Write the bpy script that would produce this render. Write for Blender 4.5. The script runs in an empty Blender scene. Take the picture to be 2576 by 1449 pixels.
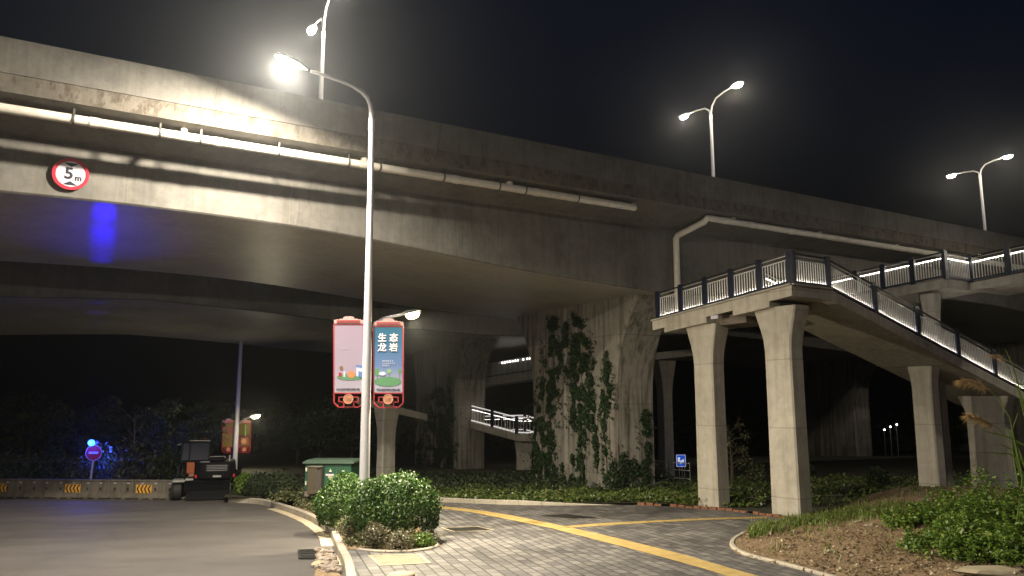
import bpy, math, random
import numpy as np
from mathutils import Vector, Matrix, Quaternion
random.seed(7); RS = np.random.RandomState(11)
SC = bpy.context.scene
COL = SC.collection
R = math.radians

# ------------------------------------------------------------------ survey
# distances were measured from the photograph; F is the focal length for a 2576 px wide picture
F = 1936.; CZ = 3.05; YH = 1020.; SL = .024
_th = math.atan((YH - 724.5) / F); _c, _s = math.cos(_th), math.sin(_th)
def ray(px, py):
    v = (724.5 - py) / F; u = (px - 1288) / F; yy = _c - _s * v
    return u / yy, (_s + _c * v) / yy
def atY(px, py, Y):
    a, b = ray(px, py); return Vector((a * Y, Y, CZ + b * Y))
def atZ(px, py, z):
    a, b = ray(px, py); Y = (z - CZ) / b; return Vector((a * Y, Y, z))
def gz(y): return -SL * y
def G(px, py, dz=0):
    a, b = ray(px, py); Y = (dz - CZ) / (b + SL); return Vector((a * Y, Y, dz - SL * Y))
def gp(x, y, dz=0): return Vector((x, y, gz(y) + dz))
# viaduct axes: t along the deck, q across it (away from the camera)
D_ = Vector((.868, .497, 0)); N_ = Vector((.497, -.868, 0))
KV = 6 / 5.5
W0 = Vector((-13.15 * KV, 19.15 * KV, 0))
def V(t, q, z): return W0 + D_ * t - N_ * q + Vector((0, 0, z))
def zk(z): return CZ + KV * (z - 3.05)
def onq(px, py, q):
    a, b = ray(px, py); o = W0 - N_ * q
    t = (a * o.y - o.x) / (D_.x - a * D_.y); Y = o.y + D_.y * t
    return t, Vector((a * Y, Y, CZ + b * Y))
def ont(px, py, t):
    a, b = ray(px, py)
    q = (W0.x + t * D_.x - a * (W0.y + t * D_.y)) / (N_.x - a * N_.y)
    Y = W0.y + D_.y * t - N_.y * q
    return q, Vector((a * Y, Y, CZ + b * Y))

# ------------------------------------------------------------------ mesh helpers
class MB:
    def __init__(s): s.v = []; s.f = []; s.sm = []; s.mi = []; s.m = 0
    def add(s, vs, fs, smooth=False):
        o = len(s.v); s.v += [tuple(v) for v in vs]
        s.f += [tuple(i + o for i in f) for f in fs]; s.sm += [smooth] * len(fs); s.mi += [s.m] * len(fs)
        return s
    def box(s, c, size, X=(1, 0, 0), Y=(0, 1, 0), Z=(0, 0, 1), bev=0):
        c = Vector(c); X, Y, Z = Vector(X), Vector(Y), Vector(Z); h = [k / 2 for k in size]
        if bev <= 0:
            vs = [c + X * h[0] * a + Y * h[1] * b + Z * h[2] * d for a in (-1, 1) for b in (-1, 1) for d in (-1, 1)]
            return s.add(vs, [(0, 1, 3, 2), (4, 6, 7, 5), (0, 4, 5, 1), (2, 3, 7, 6), (0, 2, 6, 4), (1, 5, 7, 3)])
        b = min(bev, min(h) * .95)
        vs = []; idx = {}
        for a in (-1, 1):
            for e in (-1, 1):
                for d in (-1, 1):
                    for k in range(3):
                        o = [h[0], h[1], h[2]]
                        for j in range(3):
                            if j != k: o[j] -= b
                        idx[(a, e, d, k)] = len(vs)
                        vs.append(c + X * o[0] * a + Y * o[1] * e + Z * o[2] * d)
        fs = []
        q = [(-1, -1), (-1, 1), (1, 1), (1, -1)]
        for sg in (-1, 1):
            fs.append(tuple(idx[(sg, i, j, 0)] for i, j in (q if sg < 0 else q[::-1])))
            fs.append(tuple(idx[(i, sg, j, 1)] for i, j in (q[::-1] if sg < 0 else q)))
            fs.append(tuple(idx[(i, j, sg, 2)] for i, j in (q if sg < 0 else q[::-1])))
        for i in (-1, 1):
            for j in (-1, 1):
                fs.append((idx[(i, j, -1, 0)], idx[(i, j, 1, 0)], idx[(i, j, 1, 1)], idx[(i, j, -1, 1)]))
                fs.append((idx[(i, -1, j, 0)], idx[(i, 1, j, 0)], idx[(i, 1, j, 2)], idx[(i, -1, j, 2)]))
                fs.append((idx[(-1, i, j, 1)], idx[(1, i, j, 1)], idx[(1, i, j, 2)], idx[(-1, i, j, 2)]))
                for k in (-1, 1): fs.append((idx[(i, j, k, 0)], idx[(i, j, k, 1)], idx[(i, j, k, 2)]))
        return s.add(vs, fs)
    def tube(s, pts, r, n=10, cap=True, smooth=True):
        pts = [Vector(p) for p in pts]; k = len(pts)
        rs = r if isinstance(r, (list, tuple)) else [r] * k
        vs = []; ref = None
        for i, p in enumerate(pts):
            t = (pts[min(i + 1, k - 1)] - pts[max(i - 1, 0)]).normalized()
            if ref is None:
                ref = t.orthogonal().normalized()
            ref = (ref - t * ref.dot(t)).normalized(); b = t.cross(ref)
            for j in range(n):
                a = 2 * math.pi * j / n
                vs.append(p + (ref * math.cos(a) + b * math.sin(a)) * rs[i])
        fs = [(i * n + j, i * n + (j + 1) % n, (i + 1) * n + (j + 1) % n, (i + 1) * n + j) for i in range(k - 1) for j in range(n)]
        s.add(vs, fs, smooth)
        if cap:
            s.add(vs[:n], [tuple(range(n))[::-1]]); s.add(vs[-n:], [tuple(range(n))])
        return s
    def bar(s, a, b, w, h, up=(0, 0, 1), bev=0):
        a, b = Vector(a), Vector(b); t = b - a; L = t.length; t.normalize()
        up = Vector(up); y = up.cross(t)
        if y.length < 1e-4: y = Vector((1, 0, 0)).cross(t)
        y.normalize(); z = t.cross(y)
        return s.box((a + b) / 2, (L, w, h), t, y, z, bev)
    def prism(s, poly, O, X, Y, Z, depth):
        O, X, Y, Z = map(Vector, (O, X, Y, Z)); n = len(poly)
        vs = [O + X * p[0] + Y * p[1] for p in poly] + [O + X * p[0] + Y * p[1] + Z * depth for p in poly]
        return s.add(vs, [tuple(range(n))[::-1], tuple(range(n, 2 * n))] + [(i, (i + 1) % n, n + (i + 1) % n, n + i) for i in range(n)])
    def loft(s, rings, cap=True, closed=True, smooth=False):
        n = len(rings[0]); vs = [p for r in rings for p in r]; m = n if closed else n - 1
        fs = [(i * n + j, i * n + (j + 1) % n, (i + 1) * n + (j + 1) % n, (i + 1) * n + j) for i in range(len(rings) - 1) for j in range(m)]
        if cap: fs += [tuple(range(n))[::-1], tuple(range((len(rings) - 1) * n, len(rings) * n))]
        return s.add(vs, fs, smooth)
    def ball(s, c, r, nu=12, nv=8, sc=(1, 1, 1)):
        c = Vector(c); vs = [c + Vector((0, 0, r * sc[2]))]
        for i in range(1, nv):
            a = math.pi * i / nv
            for j in range(nu):
                b = 2 * math.pi * j / nu
                vs.append(c + Vector((r * sc[0] * math.sin(a) * math.cos(b), r * sc[1] * math.sin(a) * math.sin(b), r * sc[2] * math.cos(a))))
        vs.append(c - Vector((0, 0, r * sc[2]))); e = len(vs) - 1
        fs = [(0, 1 + j, 1 + (j + 1) % nu) for j in range(nu)]
        for i in range(nv - 2):
            for j in range(nu):
                fs.append((1 + i * nu + j, 1 + (i + 1) * nu + j, 1 + (i + 1) * nu + (j + 1) % nu, 1 + i * nu + (j + 1) % nu))
        fs += [(e, 1 + (nv - 2) * nu + (j + 1) % nu, 1 + (nv - 2) * nu + j) for j in range(nu)]
        return s.add(vs, fs, True)
    def quad(s, a, b, c, d): return s.add([a, b, c, d], [(0, 1, 2, 3)])
    def disc(s, O, X, Y, Z, r, th, n=32, r0=0):
        O, X, Y, Z = map(Vector, (O, X, Y, Z))
        p = [X * math.cos(2 * math.pi * i / n) + Y * math.sin(2 * math.pi * i / n) for i in range(n)]
        if r0 <= 0:
            return s.add([O + k * r for k in p] + [O + k * r + Z * th for k in p],
                         [tuple(range(n))[::-1], tuple(range(n, 2 * n))] + [(i, (i + 1) % n, n + (i + 1) % n, n + i) for i in range(n)])
        vs = [O + k * r for k in p] + [O + k * r + Z * th for k in p] + [O + k * r0 for k in p] + [O + k * r0 + Z * th for k in p]
        fs = []
        for i in range(n):
            j = (i + 1) % n
            fs += [(i, j, n + j, n + i), (n + i, n + j, 3 * n + j, 3 * n + i), (3 * n + i, 3 * n + j, 2 * n + j, 2 * n + i), (2 * n + i, 2 * n + j, j, i)]
        return s.add(vs, fs)
    def build(s, name, mat, parent=None, world=True, uv=None):
        me = bpy.data.meshes.new(name); me.from_pydata(s.v, [], s.f)
        me.polygons.foreach_set('use_smooth', s.sm)
        for m in (mat if isinstance(mat, (list, tuple)) else [mat]): me.materials.append(m)
        if any(s.mi): me.polygons.foreach_set('material_index', s.mi)
        if uv is not None:
            l = me.uv_layers.new(name='UVMap')
            for lp in me.loops: l.data[lp.index].uv = uv[lp.vertex_index]
        me.update()
        return link(name, me, parent, world)
def link(name, me, parent=None, world=True):
    o = bpy.data.objects.new(name, me); COL.objects.link(o)
    if parent is not None:
        o.parent = parent
        if world: o.matrix_parent_inverse = root_inv(parent)
    return o
def root_mat(o):
    M = Matrix.Translation(o.location) @ o.rotation_euler.to_matrix().to_4x4() if o.type == 'EMPTY' else Matrix.Identity(4)
    return M
def root_inv(o):
    return root_mat(o).inverted() if o.type == 'EMPTY' else Matrix.Identity(4)
def tag(o, label=None, cat=None, group=None, kind=None):
    if label: o['label'] = label
    if cat: o['category'] = cat
    if group: o['group'] = group
    if kind: o['kind'] = kind
    return o
def thing(name, label, cat, loc=(0, 0, 0), rz=0, group=None):
    o = bpy.data.objects.new(name, None); COL.objects.link(o)
    o.location = loc; o.rotation_euler = (0, 0, rz); o.empty_display_size = .2
    return tag(o, label, cat, group)
def copy_tree(o, parent=None):
    c = o.copy(); COL.objects.link(c)
    if parent is not None:
        mi = o.matrix_parent_inverse.copy(); c.parent = parent; c.matrix_parent_inverse = mi
    for ch in [k for k in SC.objects if k.parent == o]: copy_tree(ch, c)
    return c
def text(name, body, size, M, mat, parent, bold=0., ext=.002, align='CENTER', lines=1., world=True):
    cu = bpy.data.curves.new(name, 'FONT'); cu.body = body; cu.size = size; cu.extrude = ext; cu.offset = bold
    cu.align_x = align; cu.align_y = 'CENTER'; cu.space_line = lines; cu.resolution_u = 3
    t = bpy.data.objects.new('tmp', cu); COL.objects.link(t)
    dg = bpy.context.evaluated_depsgraph_get(); dg.update()
    me = bpy.data.meshes.new_from_object(t.evaluated_get(dg)); me.name = name
    bpy.data.objects.remove(t); bpy.data.curves.remove(cu)
    me.materials.clear(); me.materials.append(mat); me.transform(M)
    return link(name, me, parent, world)

# ------------------------------------------------------------------ materials
class NT:
    def __init__(s, name):
        s.m = bpy.data.materials.new(name); s.m.use_nodes = True; s.t = s.m.node_tree; s.t.nodes.clear()
        s.out = s.n('ShaderNodeOutputMaterial')
    def n(s, ty, **kw):
        o = s.t.nodes.new(ty)
        for k, v in kw.items():
            if k in o.bl_rna.properties: setattr(o, k, v)
            else: o.inputs[k.replace('_', ' ')].default_value = v
        return o
    def l(s, a, b): s.t.links.new(a, b)
    def pos(s, scale=(1, 1, 1), rot=(0, 0, 0), loc=(0, 0, 0), obj=False):
        g = s.n('ShaderNodeTexCoord').outputs['Object'] if obj else s.n('ShaderNodeNewGeometry').outputs['Position']
        m = s.n('ShaderNodeMapping'); m.inputs['Scale'].default_value = scale; m.inputs['Rotation'].default_value = rot; m.inputs['Location'].default_value = loc
        s.l(g, m.inputs[0]); return m.outputs[0]
    def noise(s, vec, scale, detail=4, rough=.6):
        o = s.n('ShaderNodeTexNoise'); o.inputs['Scale'].default_value = scale; o.inputs['Detail'].default_value = detail; o.inputs['Roughness'].default_value = rough
        if vec is not None: s.l(vec, o.inputs['Vector'])
        return o.outputs['Fac']
    def ramp(s, fac, stops):
        o = s.n('ShaderNodeValToRGB'); e = o.color_ramp.elements
        while len(e) < len(stops): e.new(.5)
        for k, (p, c) in enumerate(stops):
            e[k].position = p; e[k].color = (c[0], c[1], c[2], 1) if isinstance(c, (tuple, list)) else (c, c, c, 1)
        s.l(fac, o.inputs[0]); return o.outputs[0]
    def mix(s, a, b, fac, mode='MIX'):
        o = s.n('ShaderNodeMix'); o.data_type = 'RGBA'; o.blend_type = mode
        for k, i in ((a, 6), (b, 7), (fac, 0)):
            if hasattr(k, 'is_linked'): s.l(k, o.inputs[i])
            elif i == 0: o.inputs[0].default_value = k
            else: o.inputs[i].default_value = (*k, 1) if len(k) == 3 else k
        return o.outputs[2]
    def math(s, op, a, b=0., c=None):
        o = s.n('ShaderNodeMath'); o.operation = op
        for k, i in ((a, 0), (b, 1), (c, 2)):
            if k is None: continue
            if hasattr(k, 'is_linked'): s.l(k, o.inputs[i])
            else: o.inputs[i].default_value = k
        return o.outputs[0]
    def bsdf(s, col, rough=.7, metal=0., bump=None, bs=.3, bd=.02, spec=.5, emit=None, es=0.):
        p = s.n('ShaderNodeBsdfPrincipled')
        for k, i in ((col, 'Base Color'), (rough, 'Roughness'), (metal, 'Metallic'), (spec, 'Specular IOR Level')):
            if hasattr(k, 'is_linked'): s.l(k, p.inputs[i])
            else: p.inputs[i].default_value = (*k, 1) if isinstance(k, (tuple, list)) else k
        if bump is not None:
            b = s.n('ShaderNodeBump'); b.inputs['Strength'].default_value = bs; b.inputs['Distance'].default_value = bd
            s.l(bump, b.inputs['Height']); s.l(b.outputs[0], p.inputs['Normal'])
        if emit: p.inputs['Emission Color'].default_value = (*emit, 1); p.inputs['Emission Strength'].default_value = es
        s.l(p.outputs[0], s.out.inputs[0]); return s.m
MATS = {}
def plain(name, col, rough=.5, metal=0., var=.12, bump=0., scale=9., spec=.5):
    t = NT(name); p = t.pos(obj=False); n = t.noise(p, scale, 5)
    c = t.ramp(n, [(.3, tuple(k * (1 - var) for k in col)), (.7, tuple(min(1, k * (1 + var)) for k in col))])
    return t.bsdf(c, rough, metal, n if bump else None, bump, .01, spec)
def glow(name, col, es):
    t = NT(name); return t.bsdf(tuple(col), .4, emit=col, es=es)
def concrete(name, col, streak=.4, lines=0., rough=.8, stain=(.5, .45, .38), bump=.25, spec=.4, speck=.5, crack=0., blotch=0.):
    t = NT(name)
    p = t.pos(); a = t.noise(p, .35, 6, .65); b = t.noise(p, 3.2, 6, .7)
    st = t.noise(t.pos(scale=(2.6, 2.6, .16)), 1.6, 5, .62)
    c0 = t.ramp(a, [(.28, tuple(k * .72 for k in col)), (.5, col), (.75, tuple(k * 1.16 for k in col))])
    c1 = t.mix(c0, t.ramp(b, [(.3, .62), (.62, 1.05)]), .5, 'MULTIPLY')
    f = t.math('MULTIPLY', t.ramp(st, [(.46, 0.), (.68, 1.)]), streak)
    c2 = t.mix(c1, t.mix(c1, stain, 1., 'MULTIPLY'), f)
    sp = t.ramp(t.noise(p, 26, 3, .7), [(.24, 0.), (.34, 1.)])
    c2 = t.mix(c2, t.mix((.4, .38, .34), (1, 1, 1), sp), speck, 'MULTIPLY')
    h = t.noise(p, 14, 5, .7)
    if blotch:
        bt = t.ramp(t.noise(t.pos(scale=(1.6, 1.6, .9)), 2.1, 7, .75), [(.50, 1.), (.60, .35), (.8, .25)]); c2 = t.mix(c2, t.mix((1, 1, 1), (.55, .42, .30), t.math('SUBTRACT', 1., bt)), blotch, 'MULTIPLY')
        c2 = t.mix(c2, bt, blotch * .6, 'MULTIPLY')
    if crack:
        cn = t.noise(t.pos(scale=(.5, .5, .035)), 1.3, 3, .55)
        c2 = t.mix(c2, t.ramp(t.math('ABSOLUTE', t.math('SUBTRACT', cn, .5)), [(.0, .55), (.0018, .7), (.0032, 1.)]), crack, 'MULTIPLY')
        bl = t.ramp(t.noise(t.pos(loc=(7, 2, 5)), .55, 5, .7), [(.38, .78), (.5, 1.), (.66, 1.1)]); c2 = t.mix(c2, bl, .8, 'MULTIPLY')
    if lines:
        sx = t.n('ShaderNodeSeparateXYZ'); t.l(p, sx.inputs[0])
        zz = t.math('ADD', sx.outputs[2], t.math('MULTIPLY', b, .03))
        ln = t.ramp(t.math('FRACT', t.math('MULTIPLY', zz, 1 / lines)), [(.0, .55), (.012, .62), (.02, 1.)]); c2 = t.mix(c2, ln, .7, 'MULTIPLY')
    return t.bsdf(c2, rough, 0, h, bump, .02, spec)
M = MATS
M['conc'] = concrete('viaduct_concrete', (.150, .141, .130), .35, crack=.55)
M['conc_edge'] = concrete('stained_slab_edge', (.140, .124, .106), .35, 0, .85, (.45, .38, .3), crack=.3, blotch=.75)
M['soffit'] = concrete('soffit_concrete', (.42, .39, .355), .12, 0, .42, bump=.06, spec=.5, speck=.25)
M['pier'] = concrete('pier_concrete', (.255, .235, .208), 1., 3.1, .85, (.30, .28, .25))
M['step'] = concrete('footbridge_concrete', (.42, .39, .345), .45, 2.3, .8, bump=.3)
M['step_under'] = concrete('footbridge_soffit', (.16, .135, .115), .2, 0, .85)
M['kerb'] = concrete('kerb_stone', (.40, .36, .30), .1, 0, .8, bump=.35)
M['barrier'] = concrete('barrier_concrete', (.17, .15, .125), .7, 0, .85, (.4, .36, .3))
M['slab'] = concrete('gutter_slab', (.45, .38, .27), .1, 0, .85)
M['white_pole'] = plain('white_pole_paint', (.56, .55, .59), .35, .0, .06)
M['lamp_metal'] = plain('lamp_housing', (.35, .35, .36), .4, .3)
M['pipe'] = plain('pvc_pipe', (.62, .58, .52), .5, 0, .14, .1, 3)
M['pipe_dark'] = plain('pipe_clamp', (.10, .095, .09), .5, .4)
M['navy'] = plain('navy_paint', (.012, .017, .040), .4, .2, .2)
M['steel'] = plain('railing_steel', (.70, .69, .67), .3, .35, .06)
M['rail_dark'] = plain('dark_handrail', (.10, .10, .11), .25, .7, .2)
M['red_frame'] = plain('red_frame_paint', (.36, .03, .04), .4)
M['pink'] = plain('faded_crown', (.52, .30, .29), .6, 0, .35, .1, 30)
M['medal'] = plain('orange_medallion', (.62, .27, .13), .5, 0, .3, .1, 30)
M['black'] = plain('black_rubber', (.012, .012, .012), .7)
M['dark_paint'] = plain('dark_machine_paint', (.004, .0044, .006), .7, 0, spec=.12)
M['grey_paint'] = plain('grey_machine_paint', (.30, .30, .29), .4)
M['orange'] = plain('orange_panel', (.24, .055, .014), .45)
M['glass'] = plain('dark_cab_glass', (.006, .009, .022), .08, 0, .1, spec=.8)
M['cab_green'] = plain('green_cabinet_paint', (.020, .078, .045), .45, .1, .2)
M['cab_roof'] = plain('green_roof_paint', (.06, .095, .072), .5)
M['vent'] = plain('pale_vent', (.55, .55, .45), .6)
M['brown'] = plain('brown_board', (.055, .042, .028), .7)
M['cab_side'] = plain('cupboard_side', (.05, .042, .036), .7)
M['iron'] = plain('cast_iron', (.030, .028, .026), .6, .5, .3, .3, 40)
M['cream'] = concrete('cream_cover', (.36, .31, .22), .1, 0, .8)
M['plate'] = concrete('worn_cover_plate', (.27, .21, .15), .3, 0, .9, (.5, .4, .3))
M['bark'] = plain('bark', (.06, .045, .03), .9, 0, .3, .5, 20)
M['sign_white'] = plain('sign_white', (.50, .48, .55), .4, 0, .03)
M['sign_red'] = plain('sign_red', (.38, .014, .035), .4)
M['sign_black'] = plain('sign_black', (.02, .02, .035), .4)
M['sign_blue'] = glow('sign_blue', (.02, .10, .60), .45)  # glow put into the sign plate and symbol, no lamp behind them
M['sign_glow'] = glow('sign_glow_white', (.7, .75, .85), .5)
M['yellow_board'] = plain('chevron_yellow', (.85, .45, .07), .4)
M['text_white'] = plain('lettering_white', (.80, .78, .86), .5, 0, .02)
M['text_dark'] = plain('lettering_dark', (.05, .035, .08), .5)
M['art_green'] = plain('print_green', (.10, .27, .13), .5, 0, .12)
M['art_green2'] = plain('print_light_green', (.22, .40, .20), .5, 0, .12)
M['art_blue'] = plain('print_blue', (.10, .20, .50), .5)
M['art_orange'] = plain('print_orange', (.62, .22, .10), .5)
M['art_pale'] = plain('print_pale', (.55, .60, .80), .5)
M['art_brown'] = plain('print_brown', (.22, .10, .05), .5)
M['brick_red'] = plain('red_brick_edging', (.19, .085, .05), .9, 0, .5, .5, 14)
M['reed'] = plain('reed_straw', (.48, .34, .17), .8, 0, .2, 0, 20)
M['stone'] = concrete('rubble_stone', (.30, .25, .21), .1, 0, .9)
M['lens_warm'] = glow('lamp_lens_warm', (1, .88, .66), 30)
M['lens_yel'] = glow('lamp_lens_yellow', (1, .86, .45), 32)
M['lens_white'] = glow('lamp_lens_white', (1, .93, .80), 80)
M['led'] = glow('railing_led', (1, .92, .80), 34)
M['led_far'] = glow('far_railing_led', (1, .95, .92), 7)
M['glow_rail'] = glow('glowing_far_rail', (.9, .86, .84), .45)  # glow put into the far rails, standing for light on steel
M['lens_blue'] = glow('blue_strobe_lens', (.02, .11, 1), 9)
M['dim_blue'] = plain('unlit_strobe_lens', (.12, .12, .5), .2)

def mk_panel(name, stops, gloss=.25):     # printed banner face: colours run down the sheet
    t = NT(name); tc = t.n('ShaderNodeTexCoord'); sp = t.n('ShaderNodeSeparateXYZ'); t.l(tc.outputs['Generated'], sp.inputs[0])
    return t.bsdf(t.ramp(sp.outputs[2], stops), gloss, 0, t.noise(t.pos(), 3, 2), .08, .02)
M['panel_blue'] = mk_panel('banner_blue_print', [(0., (.42, .41, .52)), (.12, (.40, .41, .54)), (.4, (.14, .22, .44)), (.75, (.04, .15, .28)), (1., (.025, .12, .21))])
M['panel_pink'] = mk_panel('banner_glare_print', [(0., (.42, .40, .49)), (.35, (.36, .30, .40)), (1., (.30, .235, .32))])  # glare over this banner is put into its pale print colours
M['panel_yel'] = mk_panel('banner_yellow_print', [(0., (.24, .17, .045)), (1., (.20, .135, .045))])
M['panel_yel2'] = mk_panel('banner_olive_print', [(0., (.12, .075, .035)), (.45, (.10, .025, .022)), (.55, (.12, .115, .022)), (1., (.14, .10, .022))])

def mk_asphalt():
    t = NT('asphalt'); p = t.pos(); a = t.noise(p, .25, 5); b = t.noise(p, 90, 2, .8); c = t.noise(t.pos(scale=(.6, 2, 1), rot=(0, 0, .2)), .8, 4)
    col = t.ramp(a, [(.3, (.092, .084, .081)), (.7, (.116, .107, .102))])
    col = t.mix(col, t.ramp(b, [(.3, .7), (.7, 1.2)]), .6, 'MULTIPLY'); col = t.mix(col, t.ramp(c, [(.35, .82), (.6, 1.05)]), .7, 'MULTIPLY')
    cr = t.n('ShaderNodeTexVoronoi'); cr.feature = 'DISTANCE_TO_EDGE'; cr.inputs['Scale'].default_value = .35
    wv = t.noise(p, 1.4, 4); mp = t.n('ShaderNodeVectorMath'); mp.operation = 'ADD'; t.l(p, mp.inputs[0]); t.l(wv, mp.inputs[1]); t.l(mp.outputs[0], cr.inputs['Vector'])
    col = t.mix(col, t.ramp(cr.outputs[0], [(.0, .55), (.006, 1.)]), .55, 'MULTIPLY')
    # darker road colour on the near side of a transverse line
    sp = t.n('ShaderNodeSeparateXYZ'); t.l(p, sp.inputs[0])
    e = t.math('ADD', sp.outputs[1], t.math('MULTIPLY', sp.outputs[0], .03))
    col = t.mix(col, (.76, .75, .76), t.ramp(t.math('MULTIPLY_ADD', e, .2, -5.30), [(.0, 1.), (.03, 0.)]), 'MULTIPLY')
    oil = t.ramp(t.noise(t.pos(scale=(1, .45, 1), loc=(4, 0, 0)), .9, 5, .65), [(.62, 1.), (.74, .74)]); col = t.mix(col, oil, .6, 'MULTIPLY')
    grit = t.ramp(t.noise(t.pos(), 38, 2, .6), [(.70, 0.), (.74, 1.)]); col = t.mix(col, (.30, .27, .23), t.math('MULTIPLY', grit, .5))
    trk = t.n('ShaderNodeTexWave'); trk.inputs['Scale'].default_value = .16; trk.inputs['Distortion'].default_value = 2.2; trk.inputs['Detail'].default_value = 3; t.l(t.pos(rot=(0, 0, R(62))), trk.inputs[0])
    col = t.mix(col, t.ramp(trk.outputs['Fac'], [(.2, .93), (.6, 1.03)]), .6, 'MULTIPLY')
    return t.bsdf(col, t.ramp(a, [(.3, .55), (.7, .72)]), 0, b, .7, .008, .5)
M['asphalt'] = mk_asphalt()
PAVE_ANG = R(17)
def mk_paver():
    t = NT('pavers'); p = t.pos(rot=(0, 0, -PAVE_ANG + R(-90)))
    b = t.n('ShaderNodeTexBrick'); b.offset = .5; b.inputs['Scale'].default_value = 1; b.inputs['Brick Width'].default_value = .42; b.inputs['Row Height'].default_value = .26
    b.inputs['Mortar Size'].default_value = .017; b.inputs['Mortar Smooth'].default_value = .3; b.inputs['Bias'].default_value = -.1
    b.inputs['Color1'].default_value = (.100, .095, .099, 1); b.inputs['Color2'].default_value = (.205, .192, .186, 1); b.inputs['Mortar'].default_value = (.022, .020, .019, 1)
    t.l(p, b.inputs['Vector'])
    w = t.pos(); n1 = t.noise(w, .45, 5, .7); n2 = t.noise(w, 5, 5, .7)
    c = t.mix(b.outputs[0], t.ramp(n1, [(.3, .66), (.68, 1.14)]), .9, 'MULTIPLY'); c = t.mix(c, t.ramp(n2, [(.3, .72), (.65, 1.1)]), .7, 'MULTIPLY')
    pale = t.ramp(t.noise(t.pos(scale=(1, 1.4, 1), loc=(3, 1, 0)), 1.7, 6, .75), [(.66, 0.), (.74, 1.)])
    c = t.mix(c, (.42, .39, .34), t.math('MULTIPLY', pale, .45))
    r = t.ramp(n1, [(.3, .42), (.7, .7)])
    h = t.math('MULTIPLY_ADD', b.outputs['Fac'], -1., t.math('MULTIPLY', n2, .4))
    return t.bsdf(c, r, 0, h, .8, .008, .5)
M['paver'] = mk_paver()
def mk_tactile():
    t = NT('tactile_paving'); u = t.n('ShaderNodeUVMap'); sp = t.n('ShaderNodeSeparateXYZ'); t.l(u.outputs[0], sp.inputs[0])
    def cell(a, k): return t.math('SUBTRACT', t.math('FRACT', t.math('MULTIPLY', a, k)), .5)
    x, y = cell(sp.outputs[0], 10.), cell(sp.outputs[1], 10.)
    d = t.math('SQRT', t.math('ADD', t.math('MULTIPLY', x, x), t.math('MULTIPLY', y, y)))
    dome = t.ramp(d, [(.25, 1.), (.36, 0.)])
    jx, jy = t.math('ABSOLUTE', cell(sp.outputs[0], 1 / .3)), t.math('ABSOLUTE', cell(sp.outputs[1], 1 / .6))
    j = t.math('MAXIMUM', t.ramp(jx, [(.478, 0.), (.488, 1.)]), t.ramp(jy, [(.478, 0.), (.488, 1.)]))
    n = t.noise(t.pos(), 2.2, 5, .7)
    c = t.ramp(n, [(.3, (.40, .29, .105)), (.55, (.52, .385, .15)), (.75, (.60, .47, .22))])
    c = t.mix(c, (.20, .12, .03), t.math('MULTIPLY', t.math('SUBTRACT', 1., dome), .50)); c = t.mix(c, (.12, .075, .03), t.math('MULTIPLY', j, .7))
    h = t.math('MULTIPLY_ADD', j, -.6, dome)
    return t.bsdf(c, .65, 0, h, .7, .012)
M['tactile'] = mk_tactile()
def mk_soil(name, c0, c1, c2, scale=3.):
    t = NT(name); p = t.pos(); a = t.noise(p, scale, 7, .75); v = t.n('ShaderNodeTexVoronoi'); v.inputs['Scale'].default_value = 16; t.l(p, v.inputs['Vector'])
    c = t.ramp(a, [(.3, c0), (.5, c1), (.7, c2)])
    sp = t.ramp(t.noise(p, 22, 3, .7), [(.60, 0.), (.68, 1.)])
    c = t.mix(c, (.34, .27, .17), t.math('MULTIPLY', sp, .55))
    return t.bsdf(c, .9, 0, t.math('ADD', a, t.math('MULTIPLY', v.outputs[0], .4)), .9, .06)
M['soil'] = mk_soil('soil', (.11, .068, .038), (.19, .128, .072), (.28, .20, .12))
M['ground'] = mk_soil('rough_ground', (.018, .018, .011), (.03, .032, .017), (.045, .042, .025), .6)
def isl_ramp(name, stops, rough):
    t = NT(name); g = t.n('ShaderNodeNewGeometry'); return t.bsdf(t.ramp(g.outputs['Random Per Island'], stops), rough)
M['pebble'] = isl_ramp('pebbles', [(0., (.06, .04, .025)), (.45, (.16, .115, .07)), (.8, (.28, .22, .14)), (1., (.5, .42, .29))], .9)
def leafmat(name, stops, rough=.42, trans=.22):
    t = NT(name); g = t.n('ShaderNodeNewGeometry'); c = t.ramp(g.outputs['Random Per Island'], stops)
    p = t.n('ShaderNodeBsdfPrincipled'); t.l(c, p.inputs['Base Color']); p.inputs['Roughness'].default_value = rough
    tr = t.n('ShaderNodeBsdfTranslucent'); t.l(c, tr.inputs[0]); mx = t.n('ShaderNodeMixShader'); mx.inputs[0].default_value = trans
    t.l(p.outputs[0], mx.inputs[1]); t.l(tr.outputs[0], mx.inputs[2]); t.l(mx.outputs[0], t.out.inputs[0]); return t.m
M['leaf'] = leafmat('shrub_leaf', [(0., (.022, .060, .012)), (.5, (.045, .105, .020)), (.85, (.085, .15, .03)), (1., (.16, .20, .07))])
M['leaf_low'] = leafmat('low_plant_leaf', [(0., (.05, .07, .025)), (.5, (.10, .125, .05)), (.85, (.18, .175, .085)), (1., (.32, .27, .17))])
M['leaf_dark'] = leafmat('dark_leaf', [(0., (.014, .028, .010)), (.6, (.028, .047, .017)), (1., (.055, .07, .03))], .75)
M['leaf_bright'] = leafmat('bright_leaf', [(0., (.055, .12, .016)), (.5, (.11, .20, .026)), (1., (.23, .29, .06))])
M['leaf_dry'] = leafmat('dry_leaf', [(0., (.06, .065, .03)), (.5, (.13, .12, .065)), (.85, (.22, .19, .12)), (1., (.36, .30, .22))])
M['litter'] = leafmat('dead_leaf', [(0., (.06, .035, .018)), (.5, (.14, .085, .04)), (.85, (.24, .17, .09)), (1., (.40, .33, .2))], .8, .1)
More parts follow.
